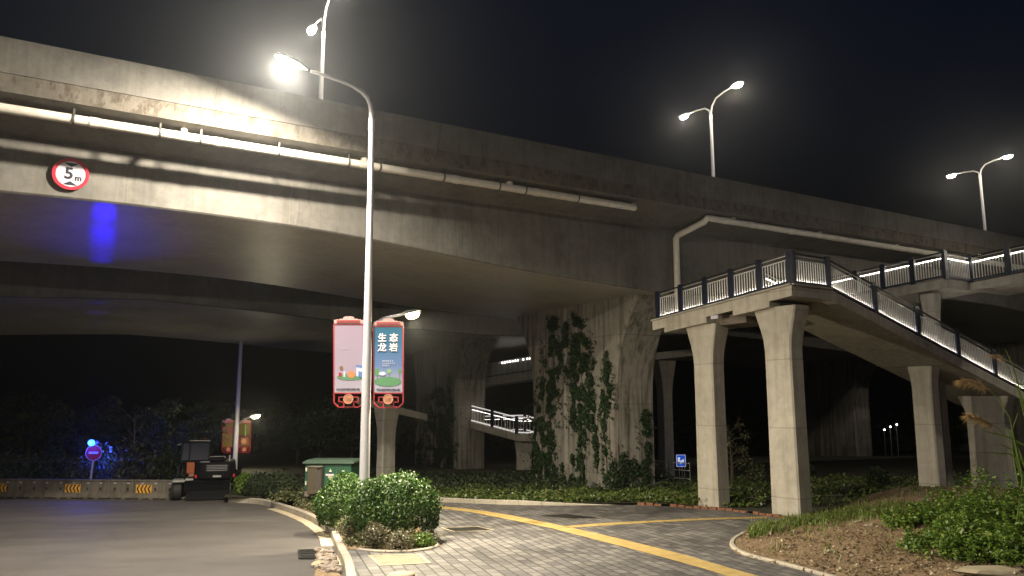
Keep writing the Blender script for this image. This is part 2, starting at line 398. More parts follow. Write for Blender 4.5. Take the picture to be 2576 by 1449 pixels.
M['leaf_cover'] = leafmat('cover_leaf', [(0., (.035, .065, .016)), (.5, (.075, .115, .026)), (.9, (.14, .165, .045)), (1., (.20, .19, .08))])
M['leaf_vine'] = leafmat('vine_leaf', [(0., (.008, .022, .007)), (.6, (.017, .041, .011)), (1., (.042, .072, .022))], .6)
M['grass'] = leafmat('grass_blade', [(0., (.08, .12, .022)), (.6, (.14, .20, .04)), (1., (.30, .30, .12))])

# ------------------------------------------------------------------ foliage
def leaf_mesh(name, P, Nn, size, mat, parent=None, aspect=.5, jit=.8, drop=0.):
    n = len(P)
    if n == 0: n = 1; P = np.zeros((1, 3)); Nn = np.array([[0, 0, 1.]])
    Nn = Nn + RS.normal(0, jit, (n, 3)); Nn /= np.linalg.norm(Nn, axis=1)[:, None] + 1e-9
    A = RS.normal(0, 1, (n, 3)); A[:, 2] -= drop
    A -= Nn * (A * Nn).sum(1)[:, None]; A /= np.linalg.norm(A, axis=1)[:, None] + 1e-9
    B = np.cross(Nn, A); s = size * RS.uniform(.6, 1.35, n)[:, None]
    c = Nn * s * .12
    v = np.stack([P - A * s * .5, P + B * s * aspect * .5 + c, P + A * s * .5, P - B * s * aspect * .5 + c], 1).reshape(-1, 3)
    me = bpy.data.meshes.new(name)
    me.vertices.add(4 * n); me.vertices.foreach_set('co', v.ravel())
    me.loops.add(4 * n); me.loops.foreach_set('vertex_index', np.arange(4 * n))
    me.polygons.add(n); me.polygons.foreach_set('loop_start', np.arange(n) * 4)
    me.update(calc_edges=True); me.materials.append(mat)
    return link(name, me, parent)
def sph(n):
    d = RS.normal(0, 1, (n, 3)); return d / np.linalg.norm(d, axis=1)[:, None]
def crown_pts(c, rad, n, lumps=26, lump=.24, shell=.22, flat=-.55, gap=.0):
    d = sph(n); d = d[d[:, 2] > flat]; L = sph(lumps); k = np.clip((d @ L.T).max(1), 0, 1)
    f = 1 - lump + lump * (k ** 6)
    r = f * (1 - np.abs(RS.normal(0, shell, len(d))))
    tw = sph(60); near = (d @ tw.T).max(1) > .992; r = np.where(near & (RS.rand(len(d)) < .8), r * RS.uniform(1.0, 1.13, len(d)), r)
    if gap:
        H = sph(18); keep = (d @ H.T).max(1) < (1 - gap); keep |= RS.rand(len(d)) < .25; d, r = d[keep], r[keep]
    P = np.array(c) + d * r[:, None] * np.array(rad)
    return P, d
def shrub(name, label, cat, base, rad, n, size, mat, group=None, stems=5, bite=None, **kw):
    base = Vector(base); t = thing(name, label, cat, base, 0, group)
    P, d = crown_pts((base.x, base.y, base.z + rad[2] * .62), rad, n, **kw)
    P[:, 2] = np.maximum(P[:, 2], base.z + .03)
    if bite: k = (np.linalg.norm(P - (np.array(base) + np.array(bite[:3])), axis=1) > bite[3]) | (RS.rand(len(P)) < .12); P, d = P[k], d[k]
    leaf_mesh('foliage', P, d, size, mat, t)
    b = MB()
    for i in range(stems):
        a = 6.28 * i / stems + random.random(); e = base + Vector((math.cos(a) * rad[0] * .55, math.sin(a) * rad[1] * .55, rad[2] * random.uniform(.8, 1.2)))
        m = base.lerp(e, .5) + Vector((random.uniform(-.1, .1), random.uniform(-.1, .1), .05))
        b.tube([base + Vector((math.cos(a) * .05, math.sin(a) * .05, -.05)), m, e], [.03, .018, .006], 6)
    b.ball(base, .09, 8, 5); b.build('stem', M['bark'], t)
    return t
def tree(name, label, base, h, rad, n, size, mat, group=None, bare=False):
    base = Vector(base); t = thing(name, label, 'tree', base, 0, group); b = MB(); P = []; Nn = []
    top = base + Vector((random.uniform(-.2, .2), random.uniform(-.2, .2), h * .8))
    b.tube([base - Vector((0, 0, .1)), base.lerp(top, .4) + Vector((.08, 0, 0)), top], [h * .028, h * .018, h * .006], 8)
    nb = 14
    for i in range(nb):
        f = .3 + .65 * i / nb; a = i * 2.4 + random.random(); o = base.lerp(top, f)
        L = rad * random.uniform(.6, 1.1) * (1 - .5 * abs(f - .55)); e = o + Vector((math.cos(a) * L, math.sin(a) * L, L * random.uniform(.25, .8)))
        b.tube([o, o.lerp(e, .5) + Vector((0, 0, .1 * L)), e], [h * .009, h * .006, h * .002], 5)
        p, d = crown_pts(e, (L * .55, L * .55, L * .42), int(n / nb), lumps=10, lump=.4, shell=.35, flat=-1.1); P.append(p); Nn.append(d)
        if bare:
            for k in range(5):
                q = o.lerp(e, random.uniform(.5, 1)); b.tube([q, q + Vector((random.uniform(-.4, .4), random.uniform(-.4, .4), random.uniform(.2, .7)))], [h * .002, h * .0008], 4)
    b.build('trunk', M['bark'], t)
    leaf_mesh('crown', np.concatenate(P), np.concatenate(Nn), size, mat, t)
    return t

# ------------------------------------------------------------------ camera, world, render
cam = bpy.data.cameras.new('camera'); co = bpy.data.objects.new('camera', cam); COL.objects.link(co)
co.location = (0, 0, CZ); co.rotation_euler = (math.pi / 2 + _th, 0, 0)
cam.sensor_width = 36; cam.lens = F * 36 / 2576; cam.clip_end = 3000; SC.camera = co
w = bpy.data.worlds.new('World'); SC.world = w; w.use_nodes = True; nt = w.node_tree
bg = nt.nodes['Background']; sky = nt.nodes.new('ShaderNodeTexSky'); sky.sky_type = 'NISHITA'; sky.sun_disc = False
sky.sun_elevation = R(-4.); sky.sun_rotation = R(170); sky.altitude = 200
mxs = nt.nodes.new('ShaderNodeMix'); mxs.data_type = 'RGBA'; mxs.blend_type = 'MULTIPLY'; mxs.inputs[0].default_value = 1; mxs.inputs[7].default_value = (.42, .75, 1.5, 1)
nt.links.new(sky.outputs[0], mxs.inputs[6]); nt.links.new(mxs.outputs[2], bg.inputs[0]); bg.inputs[1].default_value = .20
SC.view_settings.view_transform = 'Standard'; SC.view_settings.look = 'None'; SC.view_settings.exposure = .5; SC.view_settings.gamma = 1
SC.cycles.use_denoising = True
try: SC.cycles.denoiser = 'OPENIMAGEDENOISE'
except Exception: pass
SC.cycles.max_bounces = 5; SC.cycles.diffuse_bounces = 3; SC.cycles.glossy_bounces = 2; SC.cycles.transmission_bounces = 3; SC.cycles.volume_bounces = 0
SC.cycles.transparent_max_bounces = 6; SC.cycles.sample_clamp_indirect = 4; SC.cycles.use_light_tree = True
SC.cycles.caustics_reflective = False; SC.cycles.caustics_refractive = False
def light(name, ty, loc, power, col, parent=None, aim=None, size=.2, **kw):
    l = bpy.data.lights.new(name, ty); l.energy = power; l.color = col
    if ty == 'AREA': l.shape = 'DISK'; l.size = size
    else: l.shadow_soft_size = size
    for k, v in kw.items(): setattr(l, k, v)
    o = bpy.data.objects.new(name, l); COL.objects.link(o); o.location = loc
    if aim is not None: o.rotation_euler = (Vector(aim) - Vector(loc)).to_track_quat('-Z', 'Y').to_euler()
    if parent is not None: o.parent = parent; o.matrix_parent_inverse = root_inv(parent)
    return o

# ------------------------------------------------------------------ haze
b = MB(); b.box((0, 180, 22), (620, 520, 68))
t = NT('night_air'); t.t.nodes.remove(t.n('ShaderNodeValue')); pv = t.n('ShaderNodeVolumePrincipled')
pv.inputs['Color'].default_value = (.86, .90, .96, 1); pv.inputs['Density'].default_value = .0005; pv.inputs['Anisotropy'].default_value = .88
t.l(pv.outputs[0], t.out.inputs['Volume'])
tag(b.build('haze', t.m), kind='stuff')

# ------------------------------------------------------------------ ground, road, pavement
def sheet(name, poly, dz, mat, thick=0, kind='structure'):
    b = MB(); n = len(poly); vs = [gp(p[0], p[1], dz) for p in poly]
    if thick: b.add(vs + [v - Vector((0, 0, thick)) for v in vs], [tuple(range(n))] + [(i, n + i, n + (i + 1) % n, (i + 1) % n) for i in range(n)])
    else: b.add(vs, [tuple(range(n))])
    o = b.build(name, mat); return tag(o, kind=kind)
b = MB(); gy = [-70, 0, 20, 60, 110, 200, 430]; gx = [-300, -60, 0, 60, 300]
b.add([(x, y, (gz(y) if y <= 110 else gz(110)) - .30) for y in gy for x in gx], [(j * 5 + i, j * 5 + i + 1, j * 5 + i + 6, j * 5 + i + 5) for j in range(6) for i in range(4)])
tag(b.build('ground', M['ground']), kind='structure')
# island kerb, road edge along the top of its outer arris
KO = [G(*p, dz=.03) for p in [(574, 1251.0), (584, 1251.3), (648.7, 1253.7), (689, 1263.4), (746, 1281), (786.4, 1297.4), (818.8, 1318.5), (835, 1334.7), (843, 1357.4), (849.6, 1376.8), (860.9, 1394.6), (867.4, 1414), (872.2, 1449.5)]]
KO += [KO[-1] + (KO[-1] - KO[-2]).normalized() * 8]
def smooth_line(pts, step=.25, it=2):
    pts = [Vector((p.x, p.y, 0)) for p in pts]
    for _ in range(it):
        q = [pts[0]]
        for a, b_ in zip(pts[:-1], pts[1:]): q += [a.lerp(b_, .25), a.lerp(b_, .75)]
        pts = q + [pts[-1]]
    out = [pts[0]]; acc = 0
    for a, b_ in zip(pts[:-1], pts[1:]):
        L = (b_ - a).length
        if L < 1e-6: continue
        s_ = step - acc
        while s_ <= L: out.append(a.lerp(b_, s_ / L)); s_ += step
        acc = (acc + L) % step
    return out
def offs(line, d):
    out = []
    for i, p in enumerate(line):
        t_ = (line[min(i + 1, len(line) - 1)] - line[max(i - 1, 0)]).normalized(); out.append(p + Vector((-t_.y, t_.x, 0)) * d)
    return out
KL = smooth_line(KO)
def kerb_run(name, line, wdt, z0, z1, mat, joint=4, side=1, kind='structure', hs=None):
    b = MB(); A = line; B = offs(line, side * wdt)
    for i in range(0, len(A) - 1, joint):
        seg = list(range(i, min(i + joint, len(A) - 1) + 1)); rings = []
        for k, s_ in enumerate(seg):
            p, q = A[s_].copy(), B[s_].copy()
            if k == 0 or k == len(seg) - 1:
                o = A[seg[1]] - A[seg[0]] if k == 0 else A[seg[-2]] - A[seg[-1]]
                o = o.normalized() * .006; p += o; q += o
            h = z1 if hs is None else z0 + (z1 - z0) * hs(s_ / (len(A) - 1)); cb = .025; u = (q - p).normalized() * cb
            rings.append([gp(p.x, p.y, z0), gp(p.x, p.y, h - cb), gp(p.x + u.x, p.y + u.y, h), gp(q.x - u.x, q.y - u.y, h), gp(q.x, q.y, h - cb), gp(q.x, q.y, z0)])
        b.loft(rings)
    return tag(b.build(name, mat), kind=kind)
kerb_run('kerb', KL, .20, -.3, .03, M['kerb'], side=1)
# road
bl = [G(0, 1251, -.18), G(455, 1256, -.18)]
road = [(k.x, k.y) for k in KO[::1]]; road = [(-2.0, 2), (-70, 2), (-70, 33.5), (bl[0].x, bl[0].y + .5), (bl[1].x, bl[1].y + .5), (KO[0].x + .5, KO[0].y + .7)] + [(k.x + .08, k.y + .05) for k in KO]
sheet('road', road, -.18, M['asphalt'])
# gutter slabs, broken in places
GL = offs(KL, -.34)
b = MB()
for i in range(0, len(KL) - 3, 3):
    p = KL[i]; y = p.y
    if y > 31 or y < 19.15 or 20.3 < y < 21.6: continue
    u = random.uniform(-.03, .02)
    ring = []
    for k in (i, i + 3):
        e = .012 if k == i else -.012; tt = (KL[i + 3] - KL[i]).normalized() * e; f = .98
        a_ = KL[k].lerp(GL[k], .03) + tt; c_ = KL[k].lerp(GL[k], 1 + u) + tt
        ring.append([gp(a_.x, a_.y, -.2), gp(a_.x, a_.y, -.168), gp(c_.x, c_.y, -.166), gp(c_.x, c_.y, -.2)])
    b.loft(ring)
tag(b.build('gutter', M['slab']), kind='structure')
# pavement of pavers
FK = [G(*p, dz=.0) for p in [(1000, 1257), (1090, 1262), (1180, 1266.5), (1285, 1270), (1400, 1271.5), (1500, 1271), (1603, 1270)]]
BE = [G(*p) for p in [(1603, 1270), (1680, 1273), (1750, 1278.5), (1854, 1286), (1925, 1297), (1990, 1306)]]
SK = [G(*p) for p in [(2010, 1306), (1930, 1318), (1868, 1341.7), (1837, 1358.6), (1834, 1375.5), (1854, 1391), (1888, 1402.6), (1924.7, 1411), (1992, 1428), (2070, 1449.6), (2190, 1485)]]
IB = [G(*p) for p in [(893, 1384), (960, 1391), (1030, 1390), (1080, 1384), (1114, 1373), (1080, 1350), (1064, 1335), (1030, 1300), (990, 1270), (950, 1257)]]   # inner edge of the island bed
pv = [(p.x, p.y) for p in FK] + [(p.x, p.y) for p in BE[1:]] + [(14, 31.5), (26, 36), (40, 30), (30, 2), (-1.6, 2)] + [(KL[i].x + .1, KL[i].y) for i in range(len(KL) - 1, -1, -6) if KL[i].y > 2.5 and KL[i].y < 31] + [(FK[0].x, FK[0].y)]
sheet('pavement', pv, 0, M['paver'], .26)
# tactile strips
def strip(name, Lp, Rp, dz, mat):
    b = MB(); uv = []; L = 0
    n = 60
    def resample(P):
        d = [0]
        for a, c in zip(P[:-1], P[1:]): d.append(d[-1] + (c - a).length)
        out = []
        for i in range(n + 1):
            s_ = d[-1] * i / n; k = max(j for j in range(len(d)) if d[j] <= s_ + 1e-9); k = min(k, len(P) - 2)
            out.append(P[k].lerp(P[k + 1], (s_ - d[k]) / (d[k + 1] - d[k])))
        return out
    A, B = resample(Lp), resample(Rp); A, B = [p.lerp(q, .07) for p, q in zip(A, B)], [q.lerp(p, .07) for p, q in zip(A, B)]; vs = []; 
    for i in range(n + 1):
        if i: L += ((A[i] + B[i]) / 2 - (A[i - 1] + B[i - 1]) / 2).length
        vs += [gp(A[i].x, A[i].y, dz), gp(B[i].x, B[i].y, dz)]; wd = (A[i] - B[i]).length; uv += [(0, L), (.6, L)]
    b.add(vs, [(2 * i, 2 * i + 1, 2 * i + 3, 2 * i + 2) for i in range(n)])
    return tag(b.build(name, mat, uv=uv), kind='structure')
strip('tactile_path', [G(*p) for p in [(1085, 1276), (1103, 1279), (1190, 1290), (1279, 1308), (1386, 1330), (1470, 1352), (1642, 1397), (1761, 1430), (1900, 1475)]],
      [G(*p) for p in [(1085, 1269.5), (1103, 1272), (1190, 1281), (1290, 1296), (1422, 1323), (1550, 1352), (1645, 1374.5), (1732, 1397), (1844, 1430), (2010, 1475)]], .005, M['tactile'])
strip('tactile_branch', [G(*p) for p in [(1428, 1329), (1502, 1324), (1645, 1315), (1760, 1309.5), (1854, 1306), (1930, 1304)]],
      [G(*p) for p in [(1420, 1323.5), (1502, 1316.5), (1645, 1309), (1760, 1304), (1854, 1301), (1930, 1299.5)]], .005, M['tactile'])
# island bed and its edging
isl = [(p.x, p.y) for p in IB] + [(KL[i].x + .15, KL[i].y) for i in range(0, len(KL), 4) if KL[i].y > 19.2 and KL[i].y < 30.6]
sheet('planting_bed', isl, .012, M['soil'])
kerb_run('bed_edging', smooth_line(IB[:6], .3, 1), .10, -.1, .05, M['kerb'], 3)
# far planting bed behind its kerb
FKL = smooth_line(FK, .3)
kerb_run('far_kerb', FKL, .16, -.1, .17, M['kerb'], 3, side=1, hs=lambda u: 1 if u < .55 else max(.3, 1 - (u - .55) * 1.7))
fb = [(p.x, p.y + .1) for p in FK] + [(p.x, p.y + .1) for p in BE] + [(14, 31.6), (26, 36), (40, 36), (40, 75), (-25, 75), (-12, 33), (FK[0].x - 1.2, FK[0].y + .2)]
sheet('far_bed', fb, .06, M['ground'])
# broken red edging between pavers and bed
b = MB(); bl_ = smooth_line(BE, .32, 1)
for p, q in zip(bl_[:-1], bl_[1:]):
    if random.random() < .12: continue
    m = (p + q) / 2; t_ = (q - p).normalized(); z = random.uniform(.02, .07)
    b.box(gp(m.x, m.y + random.uniform(-.03, .03), z / 2), (.28, .16, z + .06), t_, Vector((-t_.y, t_.x, 0)), (0, 0, 1), .012)
tag(b.build('brick_edging', M['brick_red']), kind='structure')
# soil mound with its kerb
kerb_run('mound_kerb', smooth_line(SK[2:], .3), .13, -.1, .06, M['kerb'], 3, side=1)
mpoly = [(p.x, p.y) for p in SK] + [(28, 13), (34, 26), (16, 30.5)]
def inpoly(x, y, P):
    c = False
    for i in range(len(P)):
        (x1, y1), (x2, y2) = P[i], P[i - 1]
        if (y1 > y) != (y2 > y) and x < (x2 - x1) * (y - y1) / (y2 - y1) + x1: c = not c
    return c
def edist(x, y, P):
    d = 1e9
    for i in range(len(P) - 1):
        a = Vector(P[i]); c = Vector(P[i + 1]); p = Vector((x, y)); u = max(0, min(1, (p - a).dot(c - a) / (c - a).length_squared)); d = min(d, (p - a - (c - a) * u).length)
    return d
from mathutils import noise as mnoise
_mc = {}
def mound_h(x, y):
    d = edist(x, y, [(p.x, p.y) for p in SK]); u = min(1, d / 5.5); u = u * u * (3 - 2 * u)
    return .03 + .70 * u + .09 * mnoise.noise((x * 1.1, y * 1.1, 0)) * min(1, d) + .035 * mnoise.noise((x * 4, y * 4, 3)) * min(1, d * 2) + .03 * mnoise.noise((x * 11, y * 11, 6)) * min(1, d * 3)
b = MB(); nx, ny = 190, 150; x0, x1, y0, y1 = 5.0, 22.0, 13.0, 30.0; idx = {}
for j in range(ny):
    for i in range(nx):
        x = x0 + (x1 - x0) * i / (nx - 1); y = y0 + (y1 - y0) * j / (ny - 1)
        if inpoly(x, y, mpoly): idx[(i, j)] = len(b.v); b.v.append(tuple(gp(x, y, mound_h(x, y))))
        elif edist(x, y, mpoly) < .25: idx[(i, j)] = len(b.v); b.v.append(tuple(gp(x, y, -.06)))
fs = [(idx[(i, j)], idx[(i + 1, j)], idx[(i + 1, j + 1)], idx[(i, j + 1)]) for j in range(ny - 1) for i in range(nx - 1) if all(k in idx for k in ((i, j), (i + 1, j), (i + 1, j + 1), (i, j + 1)))]
b.f = fs; b.sm = [True] * len(fs); b.mi = [0] * len(fs)
tag(b.build('soil_mound', M['soil']), kind='structure')

# ------------------------------------------------------------------ covers and small fittings
def quadbox(name, label, cat, pts, dz, th, mat, rim=None, rimw=.08, rimmat=None):
    P = [G(*p, dz=dz) for p in pts]; c = sum(P, Vector()) / 4
    o = thing(name, label, cat, c)
    inn = [p.lerp(c, rimw / ((p - c).length)) for p in P]
    b = MB()
    for i in range(4):
        j = (i + 1) % 4
        b.loft([[P[i], P[i] - Vector((0, 0, th)), inn[i] - Vector((0, 0, th)), inn[i]], [P[j], P[j] - Vector((0, 0, th)), inn[j] - Vector((0, 0, th)), inn[j]]])
    b.build('frame', rimmat or mat, o)
    inn2 = [p.lerp(c, (rimw + .012) / ((p - c).length)) - Vector((0, 0, .006)) for p in P]
    b = MB(); b.add(inn2 + [p - Vector((0, 0, th)) for p in inn2], [(0, 1, 2, 3), (0, 4, 5, 1), (1, 5, 6, 2), (2, 6, 7, 3), (3, 7, 4, 0)])
    b.build('cover_plate', M['plate'] if mat is M['cream'] else mat, o)
    return o
quadbox('manhole_cover', 'dark iron manhole cover beyond the yellow tactile path', 'manhole cover', [(1363, 1297), (1440, 1303.5), (1502, 1302), (1428, 1293)], .012, .05, M['iron'], rimw=.05)
quadbox('drain_cover', 'grey drain cover with a pale rim between shrub and yellow path', 'drain cover', [(1142, 1337), (1245, 1333.5), (1205, 1324), (1108, 1327)], .012, .05, M['iron'], rimw=.06, rimmat=M['cream'])
quadbox('concrete_cover', 'cream concrete inspection cover in front of the round shrub', 'inspection cover', [(953, 1423), (1085, 1416), (1058, 1393), (925, 1397)], .014, .06, M['cream'], rimw=.13)
c = G(1011, 1456, .0)
o = thing('round_marker', 'cream round cap at the bottom edge of the pavement', 'round cap', c)
b = MB(); b.disc(c, (1, 0, 0), (0, 1, 0), (0, 0, 1), .30, .06); b.build('base', M['cream'], o)
b = MB(); b.loft([[c + Vector((.27 * math.cos(6.283 * i / 24) * k, .27 * math.sin(6.283 * i / 24) * k, z)) for i in range(24)] for k, z in ((1, .06), (.95, .10), (.6, .125), (.05, .13))], smooth=True); b.build('cap', M['slab'], o)
# road inlet
c4 = [G(*p, dz=-.17) for p in [(754, 1406), (800, 1406), (796, 1384), (752, 1385)]]; c = sum(c4, Vector()) / 4
o = thing('road_inlet', 'dark iron drain inlet in the road beside the rubble gutter', 'drain inlet', c)
b = MB(); b.add(c4 + [p - Vector((0, 0, .04)) for p in c4], [(0, 1, 2, 3), (0, 4, 5, 1), (1, 5, 6, 2), (2, 6, 7, 3), (3, 7, 4, 0)]); b.build('pit', M['black'], o)
b = MB()
for i in range(4): b.bar(c4[i] + Vector((0, 0, .012)), c4[(i + 1) % 4] + Vector((0, 0, .012)), .06, .03)
b.build('frame', M['iron'], o)
b = MB()
for k in (.2, .4, .6, .8): b.bar(c4[0].lerp(c4[3], k) + Vector((0, 0, .008)), c4[1].lerp(c4[2], k) + Vector((0, 0, .008)), .05, .02)
b.build('grate', M['iron'], o)
# rubble in the gutter
def rock(name, c, r, mat, seed):
    rnd = random.Random(seed); b = MB(); b.ball((0, 0, 0), 1, 8, 6); vs = []
    dirs = [Vector((rnd.uniform(-1, 1), rnd.uniform(-1, 1), rnd.uniform(-1, 1))).normalized() for _ in range(9)]; lim = [rnd.uniform(.55, .9) for _ in dirs]
    for v in b.v:
        v = Vector(v); k = 1
        for d, l_ in zip(dirs, lim):
            if v.dot(d) > l_: k = min(k, l_ / v.dot(d))
        v = v * k; vs.append((v.x * r[0] + c[0], v.y * r[1] + c[1], v.z * r[2] + c[2]))
    b.v = vs; b.sm = [False] * len(b.f); return b.build(name, mat)
k = 0
for py in range(1387, 1449, 3):
    for px in range(798, 866, 13):
        x = px + random.uniform(-5, 5); lo = 797 + (py - 1387) * .04; hi = 836 + (py - 1387) * .42
        if not lo < x < hi or k > 70: continue
        p = G(x, py, -.16); r = random.uniform(.05, .115)
        tag(rock('rubble_stone', p + Vector((0, 0, r * .35)), (r, r * random.uniform(.7, 1), r * random.uniform(.55, .8)), M['stone'], k),
            'fist-sized broken stone lying in the unfinished gutter beside the kerb', 'stone', 'rubble stones in the gutter'); k += 1
tag(rock('paving_block', G(798, 1420, -.12), (.15, .12, .09), M['cream'], 99), 'pale square block among the rubble in the gutter', 'block')
b = MB(); nn = 26
vs = []; ff = []
for i in range(nn):
    for j in range(9):
        px = 792 + (j / 8) * (38 + i * 1.15); py = 1385 + i * 2.9; p = G(px, py, -.172); vs.append(p + Vector((0, 0, .05 * random.random() * (0 if j in (0,) else 1))))
ff = [(i * 9 + j, i * 9 + j + 1, (i + 1) * 9 + j + 1, (i + 1) * 9 + j) for i in range(nn - 1) for j in range(8)]
b.add(vs, ff); tag(b.build('gravel', M['soil']), kind='stuff')

# ------------------------------------------------------------------ viaducts
def loft_m(b, rings, mats):            # open or closed strip loft with a material per profile edge
    n = len(rings[0])
    for j in range(n):
        b.m = mats[j]
        vs = [r[j] for r in rings] + [r[(j + 1) % n] for r in rings]; k = len(rings)
        b.add(vs, [(i, k + i, k + i + 1, i + 1) for i in range(k - 1)])
    b.m = 0; b.add(rings[0], [tuple(range(n))]); b.add(rings[-1], [tuple(range(n))[::-1]])
SPAN = 38.6 * KV
def haunch(tab, t, tps): 
    d = min(abs(t - p) for p in tps) / KV
    xs, ys = zip(*tab); return float(sum(np.interp(max(0, d + e), xs, ys) for e in (-2, -1, 0, 1, 2)) / 5)
def viaduct(label, q0, q1, w, tab, tps, ztop, zbot, zroot, drop, t0, t1):
    o = thing('viaduct', label, 'viaduct', V(tps[1], (q0 + q1) / 2, gz(V(tps[1], (q0 + q1) / 2, 0).y)))
    ts = np.arange(t0, t1, 1.2); zsl = ztop - .98
    rings = []; rp = []; rf = []
    for t in ts:
        zs = zk(haunch(tab, t, tps)); f = lambda q: -drop * (q - q0) / (q1 - q0)
        prof = [(q0 - w + .03, zsl), (q0 - w + .03, zbot), (q0 - w + .14, zbot - .02), (q0 - .05, zroot + .06), (q0, zroot), (q0, zs + .05), (q0 + .05, zs), (q1 - .05, zs), (q1, zs + .05), (q1, zroot), (q1 + w - .14, zbot - .02), (q1 + w - .03, zbot), (q1 + w - .03, zsl)]
        rings.append([V(t, q, z + f(q)) for q, z in prof])
        for lst, qq, sg in ((rp, q0 - w, 1), (rf, q1 + w, -1)):
            lst.append([V(t, qq + sg * a, zz + f(qq)) for a, zz in ((0, ztop), (0, zsl + .004), (.34, zsl + .004), (.24, zsl + .3), (.2, ztop))])
    b = MB(); loft_m(b, rings, [2, 0, 0, 0, 0, 0, 1, 0, 0, 0, 0, 2, 0]); b.build('box_girder', [M['conc'], M['soffit'], M['conc_edge']], o)
    for lst in (rp, rf):
        b = MB(); loft_m(b, lst, [0] * 5); b.build('parapet', M['conc'], o)
    for tp in tps:
        ctr = V(tp, (q0 + q1) / 2, 0)
        if ctr.y > 90 or (ctr.x > 45) or ctr.y < 8: continue
        b = MB(); rings = []; T = 1.08 * KV; g = gz(ctr.y) - .5; zt = zk(tab[0][1]) + .3
        for z, hq in [(g, 3.25), (zk(3.3), 3.25), (zk(4.0), 3.28), (zk(4.7), 3.38), (zk(5.3), 3.55), (zk(5.9), 3.80), (zk(6.4), 4.08), (zk(6.9), 4.42), (zk(7.3), 4.75), (zt, 5.0)]:
            hq *= KV; c_ = .16
            r = [(-T + c_, -hq), (T - c_, -hq), (T, -hq + c_), (T, -.5), (T - .12, -.38), (T - .12, .38), (T, .5), (T, hq - c_), (T - c_, hq), (-T + c_, hq), (-T, hq - c_), (-T, .5), (-T + .12, .38), (-T + .12, -.38), (-T, -.5), (-T, -hq + c_)]
            rings.append([V(tp + a, (q0 + q1) / 2 + q, z) for a, q in r])
        b.loft(rings); b.build('pier', M['pier'], o)
    return o
TP1 = [(22.45 + 38.6 * k) * KV for k in (-1, 0, 1, 2)]
QB = 11.35 * KV; WO = 1.9 * KV
ZT, ZB, ZR = zk(11.86), zk(10.5), zk(10.02)
TAB1 = [(0, 7.42), (4.7, 7.64), (8.07, 7.87), (12.7, 8.33), (15.4, 8.48), (22, 8.55)]
viaduct('near concrete viaduct crossing the whole picture over the street lamp', 0, QB, WO, TAB1, TP1, ZT, ZB, ZR, 0, -22, 120)
TP2 = [(24.2 + 38.6 * k) * KV for k in (-1, 0, 1, 2)]
TAB2 = [(0, 7.28), (5, 7.42), (8.5, 7.58), (14, 7.95), (18, 8.15), (23.5, 8.32)]
viaduct('second concrete viaduct running behind the near one, seen only from below', 18.4 * KV, 30.2 * KV, WO, TAB2, TP2, zk(11.6), zk(10.25), zk(9.8), .85, -45, 150)

# drain pipes hung under the edge of the near viaduct
PQ = -WO + .30; PZ = zk(10.19)
def pipe_run(label, pts_tz, r, joints, clamps, stubs, extra=None, dark=()):
    # pts: list of world points
    o = thing('drain_pipe', label, 'drain pipe', pts_tz[0])
    b = MB(); b.tube(pts_tz, r, 14); b.build('pipe', M['pipe'], o)
    for t, z in joints:
        b = MB(); p = V(t, PQ, z); b.tube([p - D_ * .11, p + D_ * .11], r * 1.1, 14); b.build('coupling', M['pipe'], o)
    for t, z in clamps:
        b = MB(); p = V(t, PQ, z); b.tube([p - D_ * .025, p + D_ * .025], r * 1.14, 14)
        b.box(p + Vector((0, 0, r + .17)), (.05, .10, .34), D_, N_); b.build('hanger', M['pipe_dark'], o)
    for t, z in stubs:
        b = MB(); p = V(t, PQ, z); e = p - N_ * .16 + Vector((0, 0, r + .12)); b.tube([p, p + Vector((0, 0, r + .05)), e, e + Vector((0, 0, .5))], r * .75, 10); b.build('inlet_stub', M['pipe'], o)
    return o
def pz(t): return zk(10.16) + .0022 * t
tA = [onq(px, 300, PQ)[0] for px in (185, 405, 508, 705, 880, 958, 1117, 1255, 1320, 1450)]
tS = [onq(px, 400, PQ)[0] for px in (458, 918, 1284)]
tE = onq(1590, 512, PQ)[0]
pp = [V(t, PQ, pz(t)) for t in np.linspace(-12, tE, 24)]
e = pp[-1]; pp += [e + D_ * .12 - N_ * .03, e + D_ * .18 - N_ * .12 + Vector((0, 0, .03)), e + D_ * .18 - N_ * .2 + Vector((0, 0, .16))]
pipe_run('long white drain pipe under the viaduct edge ending in an elbow', pp, .135, [(t + .5, pz(t)) for t in tA[::2]], [(t, pz(t)) for t in tA], [(t, pz(t)) for t in tS])
t0 = onq(1782, 548, PQ)[0]; tj = [onq(px, 560, PQ)[0] for px in (1825, 1890, 1990, 2100, 2190, 2290, 2380)]
wq = -.18; tw = onq(1702, 650, wq)[0]
c0 = V(t0, PQ, pz(t0) + .05)
dn = V(tw, wq, zk(9.55))
pp = [dn - Vector((0, 0, 3.9)), dn - Vector((0, 0, 1)), dn + Vector((0, 0, .12)), dn + Vector((0, 0, .22)) + (c0 - dn) * .06, c0 - (c0 - dn) * .12 - Vector((0, 0, .04)), c0 - D_ * .05, c0 + D_ * .18] + [V(t, PQ, pz(t) + .05) for t in np.linspace(t0 + .5, 66, 14)]
pipe_run('white downpipe bending from the viaduct web to its edge above the footbridge', pp, .135, [(t, pz(t) + .05) for t in tj], [], [(onq(px, 550, PQ)[0], pz(30)) for px in (1845, 2060, 2250)])
